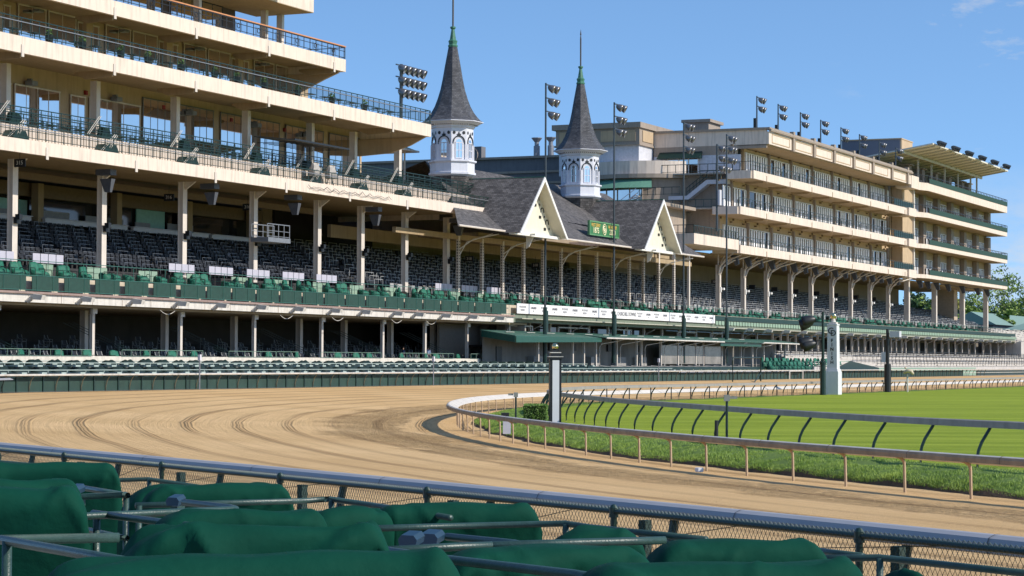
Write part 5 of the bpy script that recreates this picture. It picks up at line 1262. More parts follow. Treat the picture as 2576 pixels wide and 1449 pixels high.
for s in (414.5,435.2,458.2,479.4): P('column',MB().box((s-.45,105.5,9.9),(s+.45,106.4,18.6)),COLW)
P('thick_column',MB().box((468.5,110,9.9),(471.5,114,18.6)),mat('thick_tan',(.45,.36,.27),.8))
m_=MB()
for s in list(np.arange(312,405,5.6))+[418,424,431,440,452,465,474]: m_.add([(s,104.2,18.5),(s+.9,104.2,18.5),(s+.9,105.2,18.5),(s,105.2,18.5),(s+.2,104.0,17.2),(s+.7,104.0,17.2),(s+.7,104.5,17.0),(s+.2,104.5,17.0)],[(0,3,2,1),(4,5,6,7),(0,1,5,4),(1,2,6,5),(2,3,7,6),(3,0,4,7)])
P('speaker_cluster',m_,SPEAK)
P('under_ceiling',MB().box((296,106.91,18.3),(482,121,18.6)),SOFF)
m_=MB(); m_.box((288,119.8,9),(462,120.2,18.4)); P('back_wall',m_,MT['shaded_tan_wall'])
PT=123.4
# upper mechanical penthouse
m_=MB(); m_.box((433,112,36.7),(441.4,PT,46.0)); P('penthouse',m_,mat('penthouse_shade_grey',(.13,.145,.185),.85,var=.08,scale=.3))  # blue-grey puts the shade of the side wall into its colour
m_=MB(); m_.box((433.1,111.7,36.7),(441.4,111.99,46.0)); m_.box((432.8,111.6,46.0),(441.6,PT,46.2)); P('tower_face',m_,TANW)
m_=MB(); m_.box((335,116.4,36.7),(340.5,120.3,40.0)); m_.box((334.6,116.0,40.0),(340.9,120.7,40.45)); P('roof_tower',m_,TANG)
# far block
F_=thing('far_suites_block','farther tan block with five green-railed decks and an open roof canopy, at the right','building',(445,102,18))
P=lambda n,m,mt,**k: part(n,m,mt,F_,**k)
for z1,z0 in ((19.4,18.7),(24.9,24.1),(30.6,29.7),(36.0,34.6)):
    P('fascia',MB().box((414.9,102,z0),(482,102.4,z1)).box((481.7,102.4,z0),(482,107,z1)).prism([(406,104.8,z0),(414.9,102,z0),(414.9,102.3,z0),(406,105.1,z0)],(0,0,z1-z0)),TAN)
    P('deck',MB().box((414.9,102.41,z0+.05),(481.7,107,z1-.3)).box((404,104.9,z0+.05),(414.9,107,z1-.3)),SOFF)
    m_=railing(MB(),414.9,482,102.0,z1,z1+1.3,1.4,mid=.8,r=.05); railing_t(m_,481.9,102,106.5,z1,z1+1.3,4,r=.05)
    for q in range(9): a=(414.9-q*1.1,101.9+q*.34,z1); m_.bar(a,(a[0],a[1],z1+1.3),.04)
    m_.bar((414.9,101.9,z1+1.3),(405.5,104.8,z1+1.3),.06)
    for s in np.arange(416,481,2.4): m_.tube([(s,103,z1),(s,103,z1+1.15),(s+.9,103.1,z1+1.15),(s+.9,103.1,z1)],.06,4)
    P('railing',m_,BLACK)
    P('dark_screen',MB().box((414.9,101.92,z1-.02),(482,101.97,z1+.85)),MT['slatted_green'])
P('wall',MB().box((404,106.3,18.7),(482,106.7,36)).box((481.6,106.7,18.7),(482,116,36)),TANW)
P('recess_pier',MB().box((404.6,104.2,18.7),(412,106.2,36.5)),TANW)
m_=MB(); m_.box((411.6,103.9,18.7),(412.2,104.3,36.2)); P('pipe_line',m_,OFFW)
for z in (19.4,24.9,30.6):
    for k in range(6):
        a=417.3+k*11.0; wf=P('window',MB().box((a-.15,106.1,z+3.2),(a+6.4,106.25,z+3.35)).box((a-.15,106.1,z),(a,106.25,z+3.2)).box((a+6.25,106.1,z),(a+6.4,106.25,z+3.2)),WHITE)
        part('pane',MB().box((a,106.2,z),(a+6.25,106.28,z+3.2)),DGLASS,wf); m_=MB()
        for j in range(5): m_.box((a+.3+j*1.2,106.1,z),(a+.85+j*1.2,106.18,z+3.1))
        part('blinds',m_,MT['blind_white'],wf); P('pier',MB().box((a+7.4,105.4,z-.2),(a+9.6,106.25,z+4.6)),TANG)
P('roof_parapet',MB().box((414.9,106,36),(482,106.3,37.4)),TANG)
m_=MB(); m_.prism([(404,98.6,42.0),(404,118,38.9),(404,118,39.1),(404,98.6,42.25)],(63,0,0)); P('canopy_roof',m_,mat('canopy_white',(.66,.62,.52),.6,dirt=.15))
m_=MB()
for s in np.arange(406,467,4.2): m_.prism([(s,98.7,41.95),(s,117.9,38.85),(s,117.9,38.6),(s,98.7,41.75)],(.25,0,0))
m_.box((404,103.8,40.6),(467,104.1,41.1)); P('canopy_rib',m_,mat('canopy_rib',(.50,.46,.36),.6))
for s in (418.4,428.5,439,450,461,466.5):
    P('canopy_post',MB().box((s-.15,104.7,36),(s+.15,105,41)),OFFW); P('roof_pier',MB().box((s-1.1,106.3,36),(s+.9,107.8,39.6)).box((s-1.6,105.9,39.6),(s+1.4,108.1,39.8)),TANG)
# ================================================================ long wall building behind
K=thing('rear_hall','long grey hall with parapet and chimney caps behind the spires','building',(330,140,20))
P=lambda n,m,mt,**k: part(n,m,mt,K,**k)
P('wall',MB().box((330,133,10),(345,215,35.2)),GREYP)
m_=MB()
for z,o_ in ((34.9,.5),(32.6,.35),(30.9,.25)): m_.box((330-o_,132.6,z),(330,215.2,z+.35))
P('cornice',m_,TANG)
P('parapet_block',MB().box((329.4,152,35.2),(331,155.4,37.0)),GREYP); m_=MB(); m_.path([(329.35,153.7+1.1*math.cos(a),35.7+1.1*math.sin(a)) for a in np.linspace(0,2*PI,17)],.10,4); P('roundel',m_,TANG)
m_=MB()
for t in (143,145.4): m_.lathe([(.5,35.2),(.5,37.4),(.35,37.45),(.35,38.0),(.85,38.6),(.85,38.7),(.1,38.75)],(336,t,0),10)
P('vent_cap',m_,STEEL)
m_=MB(); m_.box((322,134,26.5),(329,141,27.0)); m_.box((322,134,24),(322.4,141,26.5)); P('balustrade_block',m_,TAN)
m_=MB()
for t in np.arange(134.3,141,.8): m_.lathe([(.12,0),(.2,.5),(.1,1.1),(.16,1.6)],(321.9,t,24.6),6)
P('baluster',m_,WHITE)
# green pavilion roof end behind the cream deck
r=thing('pavilion_roof','small pitched green-edged canopy end behind the cream stand','canopy',(228,118,24))
part('roof',MB().prism([(213,112,26.2),(213,122,26.2),(213,117,28.0)],(13,0,0)),mat('canopy_fascia_green',(.03,.12,.08),.6),r); part('soffit',MB().box((213,111.8,26.0),(226.2,122.2,26.19)),TAN,r); part('post',MB().bar((225,113,20.9),(225,113,26),.12,6).bar((225,121,20.9),(225,121,26),.12,6),OFFW,r)
# ================================================================ lights
def lamp_head(c,r_=.42,L=.75,ax=(.25,-1,-.55)): return hood(c,r_,L,ax)
def pole_light(s,t,z0,z1,label,group,rows=3,cols=2,dz=1.15,thick=None,rad=.13,name='floodlight_pole',ds=.95,off=0,hr=.46):
    r=thing(name,label,'floodlight',(s,t,z0),group)
    part('pole',MB().bar((s,t,z0),(s,t,z1),rad,8,r2=rad*.75),POLE,r)
    if thick: part('pole_base',MB().bar((s,t,z0),(s,t,thick),.24,8).box((s+.2,t-.15,thick-2.6),(s+.55,t+.15,thick-.35)),DGREEN,r)
    for i in range(rows):
        z=z1-.35-i*dz
        part('crossarm',MB().box((s-.1+off,t-.12,z+.12),(s+off+ds*cols,t+.02,z+.24)),POLE,r)
        for j in range(cols): part('lamp_head',lamp_head((s+off+.35+j*ds,t-.1,z-.0),hr,hr*1.75),LAMPM,r,smooth=True)
    return r
for k,(s,lab) in enumerate(((231.2,'tall dark floodlight pole in front of the first gable'),(251.5,'tall dark floodlight pole crossing the green sign'),(275.4,'tall dark floodlight pole just right of the second gable'),(292.2,'tall dark floodlight pole in front of the first bracketed columns'))):
    pole_light(s,99,3.2,33.6,lab,'tall floodlight poles in front of the stands',3,2,1.45,thick=9.2,rad=.14,ds=1.15)
for k,s in enumerate((320.5,330.7,342,352.9,364.4,375.5,388,399.1)):
    r=pole_light(s,104,36.2,41.9-.1*k,'roof-edge floodlight on the tan building, %s from the left'%ordn(k+1),'floodlights on the roof edge',2,2,1.3,rad=.13,ds=1.1); part('control_box',MB().box((s-1.0,103.8,36.5),(s-.4,104.2,38.6)),BLACK,r)
pole_light(234,118,20,36.9,'fifteen-lamp floodlight cluster on a pole behind the cream decks','clustered floodlights',3,5,1.35,rad=.26,ds=1.25,off=-1.3,hr=.55)
r=pole_light(297,102,21,32.8,'twelve-lamp floodlight cluster on the pole beside the stair','clustered floodlights',3,4,1.35,rad=.17,ds=1.0); part('control_box',MB().box((296.7,101.5,24.5),(297.5,101.8,26.6)),LGREY,r)
for k in range(6):
    s=406.6+k*10.9; z=42.1+.05*k; r=thing('canopy_floodlight','row of small floodlights on the canopy edge, %s cluster from the left'%ordn(k+1),'floodlight',(s,98.4,z),'floodlights on the canopy edge')
    part('bar',MB().bar((s-1.8,98.4,z),(s+3.2,98.4,z),.08),BLACK,r)
    for j in range(4): part('lamp_head',lamp_head((s-1.3+j*1.3,98.2,z+.5),.5,.8),POLE,r)
# ================================================================ green-roofed shelters by the track
H=thing('green_roof_shelter','low green-roofed shelter with glass rooms and white posts beside the track','shelter',(250,98,3.6))
P=lambda n,m,mt,**k: part(n,m,mt,H,**k)
GR=mat('green_metal_roof',(.045,.125,.095),.5,var=.12,scale=.6,dirt=.2)
m_=MB(); m_.prism([(219.2,97.2,5.95),(219.2,101.2,6.55),(219.2,101.2,6.62),(219.2,97.2,6.02)],(24,0,0)); m_.prism([(243,96.6,6.0),(243,101.2,6.55),(243,101.2,6.62),(243,96.6,6.07)],(58,0,0)); m_.prism([(301.5,97.0,6.0),(301.5,101.2,6.5),(301.5,101.2,6.57),(301.5,97.0,6.07)],(18,0,0)); P('roof',m_,GR)
m_=MB(); m_.prism([(219.2,97.15,5.30),(243,97.15,5.55),(243,97.15,6.0),(219.2,97.15,5.95)],(0,-.06,0)); m_.prism([(219.1,97.15,5.3),(219.1,101.0,5.9),(219.1,101.0,6.5),(219.1,97.15,5.95)],(-.05,0,0)); m_.box((284,97.0,5.45),(301,97.06,6.0)); P('green_valance',m_,GREEN)
m_=MB(); m_.bar((243,96.5,6.0),(284,96.5,5.95),.09,6); m_.bar((301,96.8,6.0),(319,96.8,5.95),.09,6)
for s in np.arange(222,300,5.5): m_.box((s,99.5,6.42),(s+2.2,100.1,6.46))
P('gutter',m_,OFFW)
for s in (229.2,238.9,242.2,245.8,252.3,258.8,260.4,267.1,273.2,279.8,282.8,290,298,303,308,313,318): P('post',MB().box((s-.13,98.85,2.6),(s+.13,99.1,6.1)),COLW)
m_=MB()
for s in (246.4,252.9,261,267.8,273.9,280.5,291,298.6,304): m_.tube([(s+2.9,96.7,5.95),(s+2.2,97.4,5.7),(s+.2,98.6,5.35),(s,98.7,5.0),(s,98.7,2.8)],.06,5)
P('downpipe',m_,OFFW)
P('rear_wall',MB().box((219.5,101.05,2.2),(320,101.08,6.0)),mat('shelter_wall',(.20,.185,.165),.85,var=.3,scale=.25,dirt=.3))
for a,b in ((267.4,272.9),(273.5,279.5),(280.1,282.6),(283.3,289.6)): P('glass_panel',MB().box((a,98.9,3.1),(b,98.93,5.4)),mat('clouded_glass',(.24,.21,.19),.15,.1,var=.4,scale=.6),)
m_=MB()
for s in (231,236,247.5,256,263,270): m_.box((s,100.2,2.8),(s+2.6,101.0,3.9))
P('counter',m_,mat('shaded_counter',(.30,.28,.26),.7))
m_=MB(); 
for s in (236.8,238.3,243.4,254.3,264): m_.box((s,100.8,4.55),(s+1.1,100.95,5.35))
P('wall_screen',m_,BLACK)
P('door',MB().box((222.8,100.95,2.8),(224.2,101.03,4.9)),BLACK)
P('base',MB().box((219,96,1.2),(320,101.5,2.75)),DGREEN)
r=thing('bench_ramp','sloping dark slatted benches and flower planter edge below the shelter','benches',(270,96,2))
m_=MB(); 
for k in range(17):
    s=243+k*3.3; m_.prism([(s,98.6,2.85),(s+9,96.6,2.35),(s+9,96.6,2.43),(s,98.6,2.93)],(0,.18,0))
part('bench_slats',m_,mat('slat_grey',(.22,.21,.20),.5),r)
part('planter_wall',MB().box((252,95.3,1.2),(285,95.6,2.1)).box((288,95.3,1.2),(318,95.6,2.1)),WHITE,r); part('cap',MB().box((243,95.2,2.12),(318,95.9,2.24)),LGREY,r)
m_=MB(); rr=random.Random(4)
for s in np.arange(252,318,.45): leaf_blob(m_,(s,95.55,2.34),(.3,.15,.12),5,.07,rr)
part('flowers',m_,mat('planter_flowers',(.10,.16,.03),.7,var=.5,scale=2,col2=(.55,.5,.3)),r)
P2_=thing('screened_enclosure','dark green wall and covered seats behind the rail below the shelter','wall',(245,96,1.2)); part('wall',MB().prism([(236,95.9,1.2),(262,95.9,1.2),(236,95.9,2.9)],(0,.1,0)).box((236,96,1.2),(243,101,2.8)),DGREEN,P2_)
# bleachers and benches on the far apron
Bl=thing('white_bleachers','bright terrace of pale benches with dark pipe rails on the far apron','bleachers',(380,97,1.5))
m_=MB()
for k in range(9): m_.box((318,101.4-.75*k-.75,1.2),(500,101.4-.75*k,4.7-.24*k))
part('steps',m_,mat('pale_terrace',(.50,.46,.42),.8,var=.1,scale=.4,dirt=.35),Bl)
m_=MB()
for k in range(9):
    s=320
    while s<500:
        L_=rs.uniform(5,14); m_.box((s,101.2-.75*k-.55,4.85-.24*k),(s+L_,101.2-.75*k-.25,4.93-.24*k)); s+=L_+rs.uniform(.6,1.6)
part('bench',m_,OFFW,Bl,kind='stuff')
m_=MB()
for (t,z,a,b) in ((99.6,4.2,318,500),(96.6,3.3,345,500),(94.7,2.7,352,500)): railing(m_,a,b,t,z,z+1.1,2.3,mid=.6,r=.04)
part('pipe_rail',m_,BLACK,Bl)
part('green_wall',MB().box((352,94.6,1.2),(420,94.7,2.6)).box((318,97,2.2),(345,97.1,3.6)),PGREEN,Bl); part('dark_wall',MB().prism([(318,94.4,1.2),(352,94.4,1.2),(352,94.4,2.6),(336,94.4,3.6)],(0,.1,0)).box((420,94.4,1.2),(500,94.5,2.1)),DGREEN,Bl)
k=0
for row in range(2):
    for s in np.arange(300+row*.8,335,1.9):
        k+=1; covered_chair(s,95.2+row*1.3,2.2+.5*row,rs.uniform(-.4,.4),rs.choice((0,1,3,5)),'green covered seat in the enclosure left of the signal pole, %s'%ordn(k),'green seats in the far enclosure',sc=(1.2,1.2,1.2))
r=thing('rail_gate','white gate frame with pale coat in the outer rail gap by the finish','gate',(300,92,1.1))
part('frame',MB().bar((297,91.8,1.1),(297,91.8,2.3),.08).bar((303,91.8,1.1),(303,91.8,2.3),.08).bar((297,91.8,2.2),(303,91.8,2.2),.06),OFFW,r)
# people in the shade of the lower level
SKIN=mat('skin',(.42,.26,.18),.6); HAIR=mat('hair_dark',(.03,.02,.015),.8)
def skinned(name,verts,edges,radii,m,parent,sub=2,root=0):
    me=bpy.data.meshes.new(name); me.from_pydata(verts,edges,[]); me.materials.append(m)
    o=bpy.data.objects.new(name,me); COL.objects.link(o); 
    sk=o.modifiers.new('skin','SKIN'); ly=me.skin_vertices[0] if me.skin_vertices else None
    if not me.skin_vertices: 
        bm=bmesh.new(); bm.from_mesh(me); bm.verts.layers.skin.verify(); bm.to_mesh(me); bm.free()
    for i,rr_ in enumerate(radii): me.skin_vertices[0].data[i].radius=(rr_,rr_)
    me.skin_vertices[0].data[root].use_root=True
    su=o.modifiers.new('sub','SUBSURF'); su.levels=sub; su.render_levels=sub
    dg=bpy.context.evaluated_depsgraph_get(); m2=bpy.data.meshes.new_from_object(o.evaluated_get(dg)); bpy.data.objects.remove(o)
    m2.polygons.foreach_set('use_smooth',[True]*len(m2.polygons)); m2.materials.clear(); m2.materials.append(m)
    o=bpy.data.objects.new(name,m2); COL.objects.link(o); o.parent=parent; return o
def person(s,t,z,rz,shirt,trous,label):
    r=thing('person',label,'person',(s,t,z),rz=rz,group=None)
    V=[(0,0,.95),(0,0,1.15),(0,.01,1.36),(0,0,1.50),(0,-.01,1.60),(0,-.01,1.70),(-.19,0,1.42),(-.25,.02,1.12),(-.24,-.07,.88),(-.24,-.09,.78),(.19,0,1.42),(.25,.02,1.12),(.22,-.10,.90),(.21,-.13,.80),(-.10,0,.88),(-.11,-.01,.48),(-.11,.03,.09),(-.12,-.12,.04),(.10,0,.88),(.13,-.05,.48),(.14,.0,.09),(.15,-.15,.04)]
    Eg=[(0,1),(1,2),(2,3),(3,4),(4,5),(2,6),(6,7),(7,8),(8,9),(2,10),(10,11),(11,12),(12,13),(0,14),(14,15),(15,16),(16,17),(0,18),(18,19),(19,20),(20,21)]
    Rr=[.13,.12,.14,.055,.085,.085,.06,.045,.035,.035,.06,.045,.035,.035,.09,.06,.04,.035,.09,.06,.04,.035]
    b=skinned('body',V,Eg,Rr,SKIN,r)
    ti=[0,1,2,6,7,10,11]; mp={a:i for i,a in enumerate(ti)}
    skinned('jacket',[V[a] for a in ti]+[(-.245,-.03,.98),(.235,-.05,.98)],[(0,1),(1,2),(2,3),(3,4),(2,5),(5,6),(4,7),(6,8)],[.165,.155,.165,.085,.07,.085,.07,.055,.055],shirt,r)
    ti=[0,14,15,16,18,19,20]
    skinned('trousers',[V[a] for a in ti],[(0,1),(1,2),(2,3),(0,4),(4,5),(5,6)],[.145,.11,.085,.065,.11,.085,.065],trous,r)
    h=MB(); h.lathe([(.02,.13),(.085,.10),(.105,.03),(.10,-.02),(.085,-.05)],(0,.012,1.70),10); part('hair',h,HAIR,r,local=True,smooth=True)
    f=MB(); f.box((-.045,-.105,1.675),(-.02,-.092,1.69)); f.box((.02,-.105,1.675),(.045,-.092,1.69)); f.box((-.03,-.10,1.605),(.03,-.088,1.615)); part('face_features',f,HAIR,r,local=True)
    return r
person(215.5,105.4,3.02,-.9,mat('pale_blue_shirt',(.22,.28,.42),.8),mat('navy_trousers',(.03,.04,.07),.8),'person in a pale blue jacket standing in the shade of the lower level')
person(209.0,105.0,3.02,.5,mat('dark_blue_shirt',(.02,.03,.09),.8),mat('navy_trousers',(.03,.04,.07),.8),'person in dark blue leaning near the white column in the lower level')
# ================================================================ trees and tents at the far right
BARK=mat('bark',(.07,.05,.035),.9)
LEAF=[mat('leaf_dark',(.022,.060,.012),.6,var=.4,scale=.5,col2=(.05,.11,.02)),mat('leaf_fresh',(.09,.16,.015),.6,var=.3,scale=.5,col2=(.19,.27,.035)),mat('leaf_yellow',(.20,.21,.03),.6,var=.3,scale=.5,col2=(.32,.30,.05))]
def tree(s,t,z,h,rad,leaf,label,seed,dens=1.0,size=.35,open_=False):
    rr=random.Random(seed); r=thing('tree',label,'tree',(s,t,z),'trees beyond the stands')
    m_=MB(); m_.tube([(s,t,z),(s+.1,t,z+h*.35),(s-.1,t+.1,z+h*.7)],[.35,.25,.12],7); tips=[]
    for k in range(14 if open_ else 9):
        a=rr.uniform(0,2*PI); b=z+h*rr.uniform(.28,.65); L_=rad*rr.uniform(.6,1.0); e=(s+L_*math.cos(a),t+L_*math.sin(a),min(z+h,b+h*rr.uniform(.15,.38)))
        mid=((s+e[0])/2+rr.uniform(-.4,.4),(t+e[1])/2,b+(e[2]-b)*.35); m_.tube([(s,t,b),mid,e],[.14,.09,.03],5); tips+= [mid,e]
        for q in range(3): e2=(e[0]+rr.uniform(-1.6,1.6),e[1]+rr.uniform(-1.6,1.6),e[2]+rr.uniform(-.8,1.8)); m_.bar(mid if q==0 else e,e2,.04,3,r2=.015); tips.append(e2)
    part('trunk',m_,BARK,r); m_=MB()
    n=int(34*dens)
    for k in range(n):
        c=rr.choice(tips); c=(c[0]+rr.gauss(0,rad*.17),c[1]+rr.gauss(0,rad*.17),c[2]+rr.gauss(0,h*.06)); q=rr.uniform(.5,1.25); leaf_blob(m_,c,(q*rad*.22,q*rad*.22,q*rad*.17),int(60 if not open_ else 26),size,rr)
    part('crown',m_,LEAF[leaf],r); return r
for (px,Y,ytop,rad,leaf,lab,sd,dn,op) in (
 (2322,640,742,8,0,'dark round tree under the far deck, left of the second far column',1,2.4,False),(2372,660,752,8,0,'dark tree between the far columns, right of the rounder dark one',2,2.4,False),
 (2340,580,768,5.5,2,'yellow green tree in front of the dark trees',3,2.0,False),(2385,560,775,5.5,1,'fresh green tree behind the second far column',4,2.2,False),
 (2410,560,790,5,1,'fresh green tree left of the thick tan column',5,2.2,False),(2472,570,778,5.5,1,'small fresh green tree right of the thick tan column',6,2.2,False),(2500,590,782,5,0,'dark green tree behind the last far column',12,2.0,False),
 (2530,640,694,11,1,'large airy spring tree behind the green tents',7,3.4,True),(2578,620,700,11,1,'tall airy spring tree at the edge beyond the tents',8,3.6,True),(2556,660,735,10,1,'leafy tree standing low behind the tents',9,2.6,False),(2492,660,760,6,1,'pale half-bare tree left of the tents',10,1.6,True)):
    X=(px-1288)/F*Y; p=Vector((X,Y,0)); h=CAMZ+(915-ytop)*Y/F
    tree(p.dot(DS),p.dot(DN),0,h,rad,leaf,lab,sd,dn,.42,op)
TENT=mat('tent_green',(.20,.30,.25),.6,var=.05)
for k,(s,t,w,lab) in enumerate(((538,108,9,'green peaked tent roof nearest the stand'),(556,103,9,'green peaked tent roof, second from the left'),(575,98,9,'green peaked tent roof, third from the left'),(596,93,10,'green peaked tent roof at the right edge'))):
    r=thing('marquee',lab,'tent',(s,t,6),'green tents beyond the stand'); m_=MB(); z0,z1=11.0,13.2
    c=[(s-w,t-w*.6,z0),(s+w,t-w*.6,z0),(s+w,t+w*.6,z0),(s-w,t+w*.6,z0)]; m_.add(c+[(s,t,z1)],[(0,1,4),(1,2,4),(2,3,4),(3,0,4)]); part('roof',m_,TENT,r)
    m_=MB(); 
    for p in c: m_.bar((p[0],p[1],4),(p[0],p[1],z0),.14)
    m_.bar((s,t-w*.6,4),(s,t-w*.6,z0),.14); part('pole',m_,OFFW,r); m_=MB()
    for a,b in zip(c,c[1:]+c[:1]): m_.add([a,b,(b[0],b[1],z0-.5),(a[0],a[1],z0-.5)],[(0,1,2,3)])
    part('valance',m_,GREEN,r)
r=thing('green_roof_hall','long low hall with pale green roof behind the tents','building',(610,110,5)); part('roof',MB().prism([(545,118,12.5),(545,130,12.5),(545,124,15.6)],(110,0,0)),TENT,r); part('wall',MB().box((546,119,3),(654,129,12.5)),GREYP,r)
r=thing('end_terrace','far end terrace of pale benches past the last column','terrace',(520,103,4)); m_=MB()
for k in range(10): m_.box((486,100+.8*k,3),(640,100.8+.8*k,7.9+.28*k))
part('steps',m_,MT['pale_terrace'],r); m_=MB()
for k in range(10):
    for s in np.arange(487,640,9): m_.box((s,100.2+.8*k,8.2+.28*k),(s+rs.uniform(5,8),100.45+.8*k,8.3+.28*k))
part('bench',m_,OFFW,r,kind='stuff')
r=thing('small_grey_building','small grey-roofed house glimpsed under the far deck','building',(560,140,8)); part('wall',MB().box((548,133,0),(566,140,12)),GREYP,r); part('roof',MB().prism([(547,132,12),(547,141,12),(547,136.5,13.6)],(20,0,0)),mat('blue_roof',(.12,.14,.2),.7),r)
r=thing('sloping_wall','long sloping wall capping the far seating rake','wall',(470,118,12)); part('wall',MB().prism([(430,119.2,16.3),(508,119.2,13.3),(520,119.2,9.0),(430,119.2,9.0)],(0,.3,0)),mat('slope_taupe',(.25,.21,.17),.8),r)
# ================================================================ near fence, rail and the boxes in the foreground
CN=Vector((.847,.532,0)); CU=Vector((-.532,.847,0))       # across / along the near fence
def cu(c,u,z=0): return CN*c+CU*u+Vector((0,0,z))
nr=[(9.5,5.2),(6.6,10.4),(4.85,13.55),(3.45,16.0),(2.3,18.0),(1.45,19.45),(.45,21.1),(-.8,23.1),(-2.45,25.75),(-4.2,28.45),(-7.5,33.6),(-11,39),(-16,48),(-21,59),(-26,73),(-30,90),(-32.5,110),(-33.5,130),(-32.7,152)]
NRC=smooth(resample(catmull(nr),.5),6); NRN=[(p,o_*1) for p,o_ in withn(NRC)]
root=thing('near_rail','long grey-white rounded rail crossing the foreground beyond the chain-link fence','rail',(0,0,0),frame=False)
NR=[(p,o_) for p,o_ in NRN]
RAILG=mat('near_rail_plastic',(.33,.33,.345),.5,var=.05,scale=1.2,dirt=.10)
mb=MB(); mb.sweep(NR,[(.10,1.985),(.115,1.995),(.118,2.06),(.10,2.095),(.05,2.115),(0,2.118),(-.22,2.02),(-.225,1.99),(0,2.05)]); part('rail_hood',mb,RAILG,root)
mb=MB()
for i in range(1,min(150,len(NR)-2),6):
    p,o_=NR[i]; d=(NR[i+1][0]-p); mb.sweep([(p,o_),(p+d*.02,o_)],[(.102,1.983),(.121,1.995),(.124,2.06),(.104,2.10),(.05,2.121),(0,2.123)],closed_sect=False)
part('seam',mb,mat('seam_dark2',(.10,.10,.10),.8),root)
for i in range(3,min(330,len(NR)-1),6):
    p,o_=NR[i]; q=lambda a,z: p+o_*a+Vector((0,0,z)); mb=MB(); mb.tube([q(.10,.85),q(.10,1.5),q(.05,1.75),q(-.0,2.0)],.04,6); part('post',mb,DGREEN,root)
# chain-link fence
CF=11.02
root=thing('chain_link_fence','dark green chain-link fence with twisted wire top along the foreground','fence',(0,0,0),frame=False)
U0,U1=1.0,46.0
mb=MB(); mb.tube([cu(CF,u,2.06) for u in np.arange(U0,U1,1.5)],.021,8); part('top_rail',mb,DGREEN,root)
WIRE=mat('fence_wire',(.012,.040,.034),.35,.2,var=.2)
mb=MB(); pitch=.050; hh=.95
for k in range(int((U1-U0)/pitch)):
    u=U0+k*pitch
    if u>36 and k%2: continue
    a=cu(CF+.026,u,2.085); b=cu(CF+.026,u+hh*.62,2.085-hh); c_=cu(CF+.030,u-hh*.62,2.085-hh)
    mb.bar(a,b,.0024,3); mb.bar(a,c_,.0024,3); 
    mb.bar(cu(CF+.03,u-.010,2.055),cu(CF-.0,u+.010,2.100),.0034,3); mb.bar(cu(CF-.024,u+.004,2.050),cu(CF+.0,u+.016,2.100),.0030,3)
part('wire_mesh',mb,WIRE,root)
mb=MB(); rr=random.Random(9)
for u in np.arange(5,40,2.3): mb.bar(cu(CF-.005,u,2.05),cu(CF-.005,u+rr.uniform(1.2,2.2),2.05-rr.uniform(.15,.35)),.004,3)
part('loose_wire',mb,WIRE,root)
for k in range(-3,9):
    u=12.84+3.1*k; mb=MB(); mb.tube([cu(CF,u,.9),cu(CF,u,2.06)],.028,8); mb.lathe([(.036,-.03),(.038,.02),(.02,.045),(.002,.05)],tuple(cu(CF,u,2.07)),10); mb.lathe([(.040,-.06),(.040,-.03)],tuple(cu(CF,u,2.07)),10)
    part('post',mb,DGREEN,root)
    mb=MB(); mb.bar(cu(CF+.12,u-.28,.9),cu(CF+.12,u-.28,2.0),.055,4); part('wrapped_post',mb,mat('wrapped_green',(.02,.045,.038),.8,bump=.5,bscale=60),root)
# inclined terrace under the boxes
def zp(X,Y): return 2.02+.073*(10.8-(.843*X+.537*Y))
g=MB()
c_=10.9; k=0
while c_>-6:
    z=zp(*(cu(c_-.45,0)[:2]))-.95; a=cu(c_,-20,z);b=cu(c_-.92,-20,z);d=cu(c_-.92,46,z);e=cu(c_,46,z); g.quad(a,e,d,b); g.quad(b,d,d+Vector((0,0,.0672)),b+Vector((0,0,.0672))); c_-=.92
g.quad(cu(11.2,-20,.95),cu(11.2,46,.95),cu(10.85,46,1.05),cu(10.85,-20,1.05))
o=solo('seating_terrace',g,[CONC],None,None,frame=False); o['kind']='structure'
def fg(x,y,dz=0.0):
    d=CM@Vector((x-1288,724.5-y,-F)); n=Vector((.073*.843,.073*.537,1)); D0=2.02+.073*10.8+dz
    k=(D0-CAMZ)/d.dot(n); return Vector((0,0,CAMZ))+d*k
PIPE=mat('box_pipe_green',(.028,.062,.052),.38,var=.22,scale=14,dirt=.0,bump=.12,bscale=90)
def fz(x,y,z):
    d=CM@Vector((x-1288,724.5-y,-F)); return Vector((0,0,CAMZ))+d*((z-CAMZ)/d.z)
def c1(x,y): return (x*.29664,1019.5+y*.29664)
def c2(x,y): return (703.1+x*.29664,1019.5+y*.29664)
def c3(x,y): return (1406.2+x*.29664,1019.5+y*.29664)
def c4(x,y): return (1820.2+x*.29664,1019.5+y*.29664)
def railset(label,paths,posts=(),r=.021,low=True,lead=0,lv=None):
    q0=paths[lead]; zl=(fg(*q0[0]).z+fg(*q0[-1]).z)/2 if lv is None else lv
    root=thing('box_railing',label,'railing',(0,0,0),group='green pipe rails round the foreground boxes',frame=False)
    for pp in paths:
        P3=[fz(*p,zl) for p in pp]; mb=MB(); mb.tube(P3,r,12); part('rail_pipe',mb,PIPE,root,smooth=True)
        if low:
            mb=MB(); mb.tube([p+Vector((0,0,-.30)) for p in P3],r*.9,10); part('lower_pipe',mb,PIPE,root,smooth=True)
    for p in posts:
        q=fz(*p,zl); mb=MB(); mb.tube([q,q-Vector((0,0,.95))],r*1.02,12); mb.lathe([(r*1.3,-.96),(r*1.3,-.90)],tuple(q),10); part('post',mb,PIPE,root,smooth=True)
    return root
railset('green pipe corner rail at the far left edge, bottom row',[[c1(1010,1122),c1(10,1140),c1(1600,1420)]],[c1(60,1150),c1(1180,1345)])
